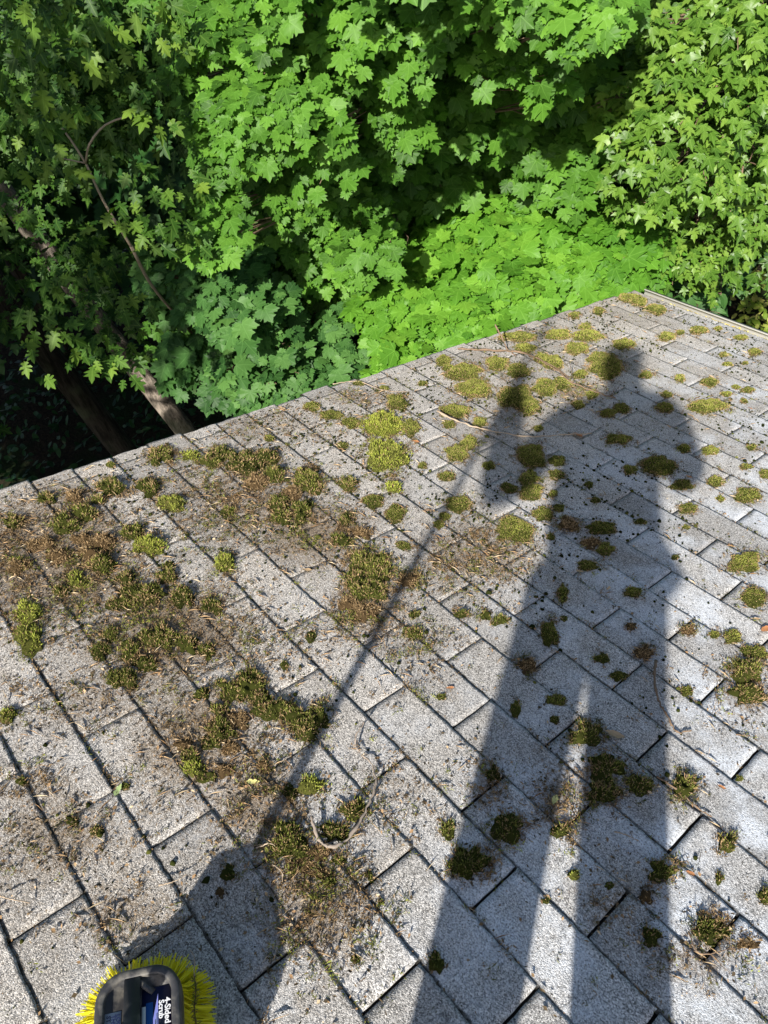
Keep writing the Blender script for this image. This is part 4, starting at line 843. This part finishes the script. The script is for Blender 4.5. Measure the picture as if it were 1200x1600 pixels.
# big broad-leaved maple: the middle of the picture
c = Crown(NORWAY)
big = [(420,15,60,2.9),(560,55,80,3.1),(690,30,80,3.1),(800,20,70,3.0),(900,45,75,3.0),(960,20,50,3.1),(640,100,70,3.2),(760,95,80,3.3),(860,120,70,3.3),(480,95,60,3.3),
       (415,95,55,3.2),(380,170,60,3.3),(440,180,75,3.1),(500,205,60,3.2),(540,130,60,3.3),(430,235,55,3.2),(520,225,45,3.1),(350,250,60,3.6),(345,60,60,3.4),(300,110,50,3.6),
       (640,240,60,3.4),(690,220,55,3.4),(650,300,60,3.3),(700,270,50,3.4),(800,170,70,3.6),(820,215,70,3.5),(770,250,60,3.6),(860,235,50,3.6),(790,268,38,3.6),(900,190,60,3.6),
       (460,320,60,3.9),(520,300,60,3.9),(420,360,60,4.2),(560,330,60,3.9),(480,390,70,4.1),(560,400,70,4.0),(610,345,50,4.0),(625,385,36,4.3),(500,450,60,4.3),(570,460,55,4.1),(430,440,50,4.5),(540,500,45,4.4),(460,500,50,4.6),
       (320,190,45,3.7),(720,140,60,3.5),(600,180,55,3.8),(700,170,60,3.8),(330,320,45,4.3),(380,300,50,4.2)]
big = [(x_, y_, r_*.86, d_+(1.75 if (x_ > 620 and y_ > 165) else .75 if (x_ > 590 and y_ > 130) else (.45 if y_ <= 130 else .35))) for x_, y_, r_, d_ in big]
blobs(c, [(x_, y_, r_, d_, (.0152 if y_ < 290 else .0126)*d_) for x_, y_, r_, d_ in big], hue=.52, spacing=.86, hv=.30, ntilt=.50, flat=.62, split=3)
blobs(c, [(700,125,50,4.3),(765,150,48,4.4),(830,135,50,4.4),(885,150,48,4.5),(920,110,40,4.4),(800,190,44,4.6),(730,190,42,4.6),(870,200,40,4.7),(680,205,40,4.4)], size=.070, hue=.52, spacing=.84, hv=.3, ntilt=.5, flat=.6, split=2)
fill(c, (560, 100, 960, 300), 34, 4.95, 46, .25, size=.078, hue=.45, spacing=.86, ntilt=.4)
fill(c, (320, 120, 640, 430), 26, 4.0, 42, .3, size=.06, hue=.45, spacing=.86, ntilt=.4)
fill(c, (300, -40, 960, 420), 34, 5.2, 80, .35, lambda x, y: (x < 380 and y > 200) or (x > 560 and y > 270 - (x > 700)*20), size=.07, hue=.28, spacing=.75)
fill(c, (330, -20, 940, 520), 46, 6.0, 100, .4, lambda x, y: x > 600 and y > 260, size=.075, hue=.2, spacing=.85)
fill(c, (290, -400, 1000, -60), 18, 4.2, 120, .5, size=.066, hue=.4, spacing=.9)
tb = P(640, 330, 6.6); tb[2] = GZ
tree('broad_leaved_maple', 'tall broad-leaved maple filling the middle, its boughs hanging in bright tiers', 'tree', tb, c, M_NOR, [tb, tb+[.05, .1, 2], tb+[-.1, .0, 4.2], tb+[.1, -.1, 6.5]], .17, .07, M_BARK)

# sapling canopy right against the roof edge: flat, tight, brightest green
c = Crown(NORWAY)
sap = [(700,360,45,4.9),(740,345,40,5.0),(820,338,48,4.9),(900,342,48,4.9),(860,330,44,4.95),(780,350,44,4.85),(940,352,36,4.9),(670,390,40,4.7)]
for px, py, rp, d in [(880,350,60,4.9),(810,365,60,4.8),(760,390,60,4.6),(930,375,55,4.9),(850,395,70,4.6),(700,420,60,4.5),(780,430,70,4.4),(870,435,60,4.5),(940,420,55,4.6),(650,460,60,4.4),(720,470,70,4.2),(800,475,60,4.2),(600,500,55,4.3),(660,520,60,4.1),(730,510,55,4.05),
                      (620,555,45,4.0),(600,590,32,3.95),(820,325,40,4.95),(880,320,36,5.0),(640,570,40,3.9),(980,440,45,4.9),(1010,415,35,4.9),(660,420,40,4.5),(900,460,45,4.5),(620,455,40,4.45)]: sap.append((px, py, rp, d))
blobs(c, sap, size=.074, hue=.5, flat=.42, spacing=.74, up=.72, ntilt=.36, tipr=.15, hv=.28)
fill(c, (560, 340, 1000, 600), 26, 4.9, 70, .15, lambda x, y: y < 720-.42*x+(-60), size=.08, hue=.15, flat=.3, spacing=.75, up=.8, tipr=.15)
blobs(c, [(945,330,26,4.9),(975,400,30,4.8),(1000,380,26,4.8),(960,460,25,4.7)], size=.08, hue=.55, flat=.3, up=.8, tipr=.15)
tb = P(760, 420, 5.6); tb[2] = GZ
tree('maple_sapling', 'bright green young maple spreading flat beside the far corner of the roof', 'tree', tb, c, M_BRI, [tb, tb+[0, .05, 1.1], tb+[.05, 0, 1.9]], .05, .03, M_BARK)

# blue-green young maple half in shade, left of centre
c = Crown(NORWAY)
blobs(c, [(345,470,45,4.0),(380,505,45,3.95),(420,480,50,4.1),(430,540,50,4.1),(370,450,40,4.1),(325,495,32,4.2),(460,560,45,4.2),(400,600,45,4.15),(440,610,40,4.1),(370,630,30,4.2),(300,450,40,4.6),(350,565,32,4.5),(270,480,36,4.9),(240,440,36,4.9),(390,420,40,4.4),(480,530,40,4.4),(350,410,40,4.6),(490,590,40,4.2),(450,615,40,4.15),(500,625,36,4.05),(420,650,34,4.1),(540,560,42,4.2),(550,600,36,4.05),(515,530,40,4.3)], size=.070, hue=.5, spacing=.80, up=.65, flat=.45, split=2, ntilt=.4, hv=.3)
fill(c, (330, 420, 500, 620), 14, 5.3, 60, .3, size=.09, hue=.25, spacing=.7)
tb = P(380, 520, 6.0); tb[2] = GZ
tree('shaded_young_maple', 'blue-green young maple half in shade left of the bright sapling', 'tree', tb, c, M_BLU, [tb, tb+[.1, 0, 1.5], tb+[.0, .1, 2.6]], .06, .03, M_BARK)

# narrow-leaved maple on the right: smaller drooping leaves
c = Crown(REDM)
red = [(1010,40,45,4.2),(1100,30,50,4.3),(1170,60,60,4.2),(1060,90,55,4.2),(1000,130,45,4.3),(1120,130,60,4.2),(1190,150,50,4.3),(1060,180,60,4.1),(980,210,50,4.2),(1130,210,60,4.2),(1010,250,60,4.1),(1090,260,60,4.1),(1160,270,55,4.4),(960,280,40,4.2),(1040,310,60,4.2),(980,330,45,4.4),
       (1110,330,55,4.5),(1180,350,50,4.7),(1050,380,45,4.8),(1110,400,60,4.9),(1060,430,35,4.9),(1150,370,50,4.8),(1000,180,40,4.3),(1195,230,40,4.5),(1010,370,30,4.7),(1120,60,50,4.4),(1200,10,60,4.3),(950,170,35,4.4),(1100,440,35,5.2),(1190,320,45,4.7)]
blobs(c, [(x_, y_, r_*.86, d_) for x_, y_, r_, d_ in red], size=.060, hue=.5, spacing=.84, up=.5, tipr=.75, hv=.3, ntilt=.5, split=1)
fill(c, (930, -60, 1260, 380), 34, 5.8, 80, .4, size=.065, hue=.25, spacing=.75)
fill(c, (980, -350, 1300, -90), 12, 5.4, 120, .4, size=.06, hue=.4, spacing=.9)
tb = P(1120, 250, 6.6); tb[2] = GZ
tree('narrow_leaved_maple', 'maple with small drooping three-lobed leaves beyond the gutter at the right', 'tree', tb, c, M_RED, [tb, tb+[0, .1, 2], tb+[.1, 0, 3.6], tb+[0, .1, 5.5]], .13, .05, M_BARK)

# oak boughs at the left, mostly shaded
c = Crown(OAK)
oak = [(60,40,70,3.6),(150,20,60,3.6),(230,40,55,3.7),(30,120,60,3.7),(110,95,45,3.7),(180,90,40,3.8),(60,190,55,3.8),(20,250,50,3.9),(120,160,35,3.8),(220,150,35,3.8),(250,190,40,3.7),(280,60,50,3.8),(20,340,40,4.0),(85,280,40,4.0),(200,340,40,3.7),(260,340,45,3.6),(240,390,40,3.6),(290,390,40,3.7),(300,290,35,3.9),(220,290,35,3.8),
       (80,440,35,3.9),(60,500,38,3.7),(95,530,35,3.6),(40,560,26,3.6),(160,510,35,3.7),(165,560,38,3.6),(200,575,32,3.6),(130,470,30,3.9),(200,480,35,4.1),(130,380,30,4.1),(75,590,22,3.6),(160,420,35,4.2)]
blobs(c, [(x_, y_, r_*.9, d_) for x_, y_, r_, d_ in oak], size=.070, hue=.45, spacing=.78, up=.4, tipr=.8, hv=.3, ntilt=.7, cover=.62, split=1)
blobs(c, [(185,520,40,5.3),(150,450,40,5.5),(215,560,26,5.4),(120,400,45,5.6),(60,330,40,5.7),(190,400,36,5.2),(20,420,45,5.9),(60,470,35,6.),(10,500,30,6.),(130,560,26,5.8),(90,420,36,5.8)], size=.08, hue=.15, spacing=.8, ntilt=.6, cover=.8)
for k_ in range(16):  # sprays added up-sun to shade the thick leaning trunk
    f_ = rng.random(); spray(c, P(-20+245*f_, 430+300*f_, 7.6) + SUN_W*rng.uniform(3.0, 4.6) + rng.normal(size=3)*.2, .36, size=.12, hue=.3, spacing=.85)
for k_ in range(18):  # more sprays added towards the sun to keep the pale trunk dim
    f_ = rng.random(); spray(c, P(-10+300*f_, 270+420*f_, 6.8) + SUN_W*rng.uniform(2.2, 3.6) + rng.normal(size=3)*.2, .30, size=.11, hue=.3, spacing=.9)
fill(c, (-60, -60, 330, 240), 20, 5.4, 80, .4, size=.085, hue=.3, spacing=.9)
# boughs outside the frame, up-sun of the left side: they dapple it with shade
for _ in range(34):
    px, py = rng.uniform(-60, 250), rng.uniform(60, 640); pt = P(px, py, 4.3 if px > 60 else 4.6); s_ = rng.uniform(2.1, 4.2); q = pt + SUN_W*s_
    if q[0] > RAKE-.9 and q[2] < 1.6: continue
    spray(c, q, (.26+.14*rng.random()), size=.11, hue=.4, spacing=.95)
tb = P(-420, 380, 7.6); tb[2] = GZ
for _ in range(150):  # unseen sprays added up-sun to darken the ground in the gap
    px, py = rng.uniform(-60, 380), rng.uniform(380, 720); d_ = -(W(CAM_L)[2]-GZ)/W(ray(px, py))[2]; q = P(px, py, d_) + SUN_W*rng.uniform(3.5, 9.5); x_ = (M.T @ (R_RW.T @ q - CAM_L)); u_, v_ = 600+F_PX*x_[0]/x_[2], 800+F_PX*x_[1]/x_[2]
    if (x_[2] > 0 and -90 < u_ and -90 < v_) or q[0] > RAKE-1.0: continue
    spray(c, q, .6, size=.16, hue=.3, spacing=.9)
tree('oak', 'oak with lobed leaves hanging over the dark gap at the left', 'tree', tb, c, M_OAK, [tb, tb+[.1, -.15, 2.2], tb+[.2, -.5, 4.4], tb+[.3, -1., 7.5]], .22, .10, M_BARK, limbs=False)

# bare trunks and stems standing in the dark gap
def stem(name, label, pts, r0, r1, bark, group='tree trunks in the dark gap'):
    base = np.array(pts[0]); root = empty(name, base, label, 'tree', group); m = MB(); tp = curve(pts, 22); m.tube(tp-base, np.linspace(r0, r1, 22), 16, 0, .03); link('trunk', m.mesh('trunk', bark, True), root); return root
def gpt(px, py, d): return P(px, py, d)
def to_ground(a, b):
    a, b = np.array(a), np.array(b); t = (GZ-.1-b[2])/(a[2]-b[2]); return b+(a-b)*t
for nm, la, a, b, r0, r1, bk in (('leaning_trunk', 'thick shaded trunk leaning across the dark gap at the far left', (225,745,8.6), (-20,430,7.2), .125, .10, M_BARK),
                                 ('leaning_trunk', 'pale leaning trunk showing in patches between the oak boughs down to the rake edge', (322,715,7.0), (20,320,6.6), .085, .07, M_BARKP),
                                 ):
    A, B = gpt(*a), gpt(*b); G = to_ground(A, B); T = B+(B-A)/np.linalg.norm(B-A)*2.2 + np.array([0, 0, 1.2]); stem(nm, la, [G, A, B, T], r0*1.15, r1, bk)
# thin forked bare branch in the left shade
mb = MB(); o3 = gpt(205, 385, 4.2)
for pts, r in (([(205,385,4.2),(165,320,4.15),(134,255,4.1)], .008), ([(134,255,4.1),(115,225,4.1),(97,200,4.1)], .006), ([(134,255,4.1),(140,225,4.0),(165,195,4.0),(207,179,3.95)], .0058), ([(134,255,4.1),(100,248,4.2)], .004), ([(205,385,4.2),(240,450,4.5),(300,520,5.)], .010)):
    k_ = curve([gpt(*p) for p in pts], 10); mb.tube(k_-o3, np.linspace(r, r*.7, 10), 6)
link('bare_branch', mb.mesh('bare_branch', M_PALET), None, Matrix.Translation(Vector(o3)), 'thin grey forked branch bare of leaves in the left shade', 'branch')

# ivy carpet and undergrowth
def ivy():
    c = Crown(OVAL); n = 26000
    ang = rng.uniform(0, 1, n); x = rng.uniform(-20, -5.5, n); y = rng.uniform(-6, 14, n); g = vnoise(np.stack([x, y], 1), .9, 5, 3)
    k = rng.random(n) < .35+.9*g; x, y, g = x[k], y[k], g[k]; n = len(x); z = GZ + .05+.5*g*rng.random(n)
    nor = nrm(np.array([0, 0, 1.])+rdir(n)*.55 + SUN_W*.2); c.add(np.stack([x, y, z], 1), nor, nrm(rdir(n)*[1, 1, .3]), .085+.05*rng.random(n), rng.random(n)); return c.mesh('ivy', M_IVY, np.zeros(3))
link('ivy_cover', ivy(), None, None, 'dark ivy carpet covering the shaded ground beyond the trees', 'ground cover', None, 'stuff')
# sunlit weeds and yellow grass past the gutter at the right
def weeds():
    c = Crown(OVAL); n = 5200; ce = P(1165, 455, 9.2); x = ce[0]+rng.normal(size=n)*1.3; y = ce[1]+rng.normal(size=n)*1.3; g = vnoise(np.stack([x, y], 1), 2.2, 15, 2); k = g > .42; x, y, g = x[k], y[k], g[k]; n = len(x)
    z = GZ+.05+rng.random(n)*1.3*(g-.4); c.add(np.stack([x, y, z], 1), nrm(np.array([0, 0, 1.])+rdir(n)*.7+SUN_W*.4), nrm(rdir(n)+[0, 0, .5]), .07+.06*rng.random(n), rng.random(n)); return c.mesh('weeds', M_WEED, np.zeros(3))
M_WEED = mat_leaf('weed_leaf', (.10, .20, .02), (.26, .34, .05), (.52, .50, .16), vein=0)
link('weeds', weeds(), None, None, 'sunlit yellow-green weeds and dry grass on the ground by the gutter', 'plants', None, 'stuff')
c = Crown(OVAL); blobs(c, [(1040,450,28,5.6),(1075,470,28,5.5),(1105,455,30,5.8),(1125,430,30,6.3),(1110,485,20,5.6)], size=.12, hue=.5, spacing=.7, tipr=.6, ntilt=.5)
fill(c, (1010, 400, 1110, 460), 8, 7.4, 50, .4, size=.12, hue=.2, spacing=.8)
tb = P(1100, 470, 6.8); tb[2] = GZ
tree('shrub', 'small oval-leaved shrub just past the white gutter', 'shrub', tb, c, M_BLU, [tb, tb+[0, .05, .9], tb+[.05, 0, 1.6]], .035, .02, M_BARK)
# trees farther back closing off the view
k_ = 0
for px, d, lab in ((-160, 11, 'dark distant tree left of the oak'), (90, 12.5, 'dark distant tree seen behind the oak'), (330, 10.5, 'distant tree behind the left half of the big maple'), (560, 12, 'distant tree directly behind the big maple'),
                   (790, 10.5, 'distant tree behind the right half of the big maple'), (1000, 11.5, 'distant tree between the two maples'), (1220, 10.5, 'distant tree behind the narrow-leaved maple'), (1450, 12, 'distant tree off the right side behind the gutter')):
    c = Crown(SIMP); tb = P(px, 100, d); tb[2] = GZ; top = 6.5+rng.random()*2
    for _ in range(54):
        h = rng.uniform(.6, top); w = 2.6*math.sin(min(1, (h+.8)/top)*math.pi*.9)+.4; p = tb + np.array([rng.normal()*w*.55, rng.normal()*w*.55, h]); spray(c, p, .65+.25*rng.random(), size=.17, hue=.4, spacing=1.0, up=.5)
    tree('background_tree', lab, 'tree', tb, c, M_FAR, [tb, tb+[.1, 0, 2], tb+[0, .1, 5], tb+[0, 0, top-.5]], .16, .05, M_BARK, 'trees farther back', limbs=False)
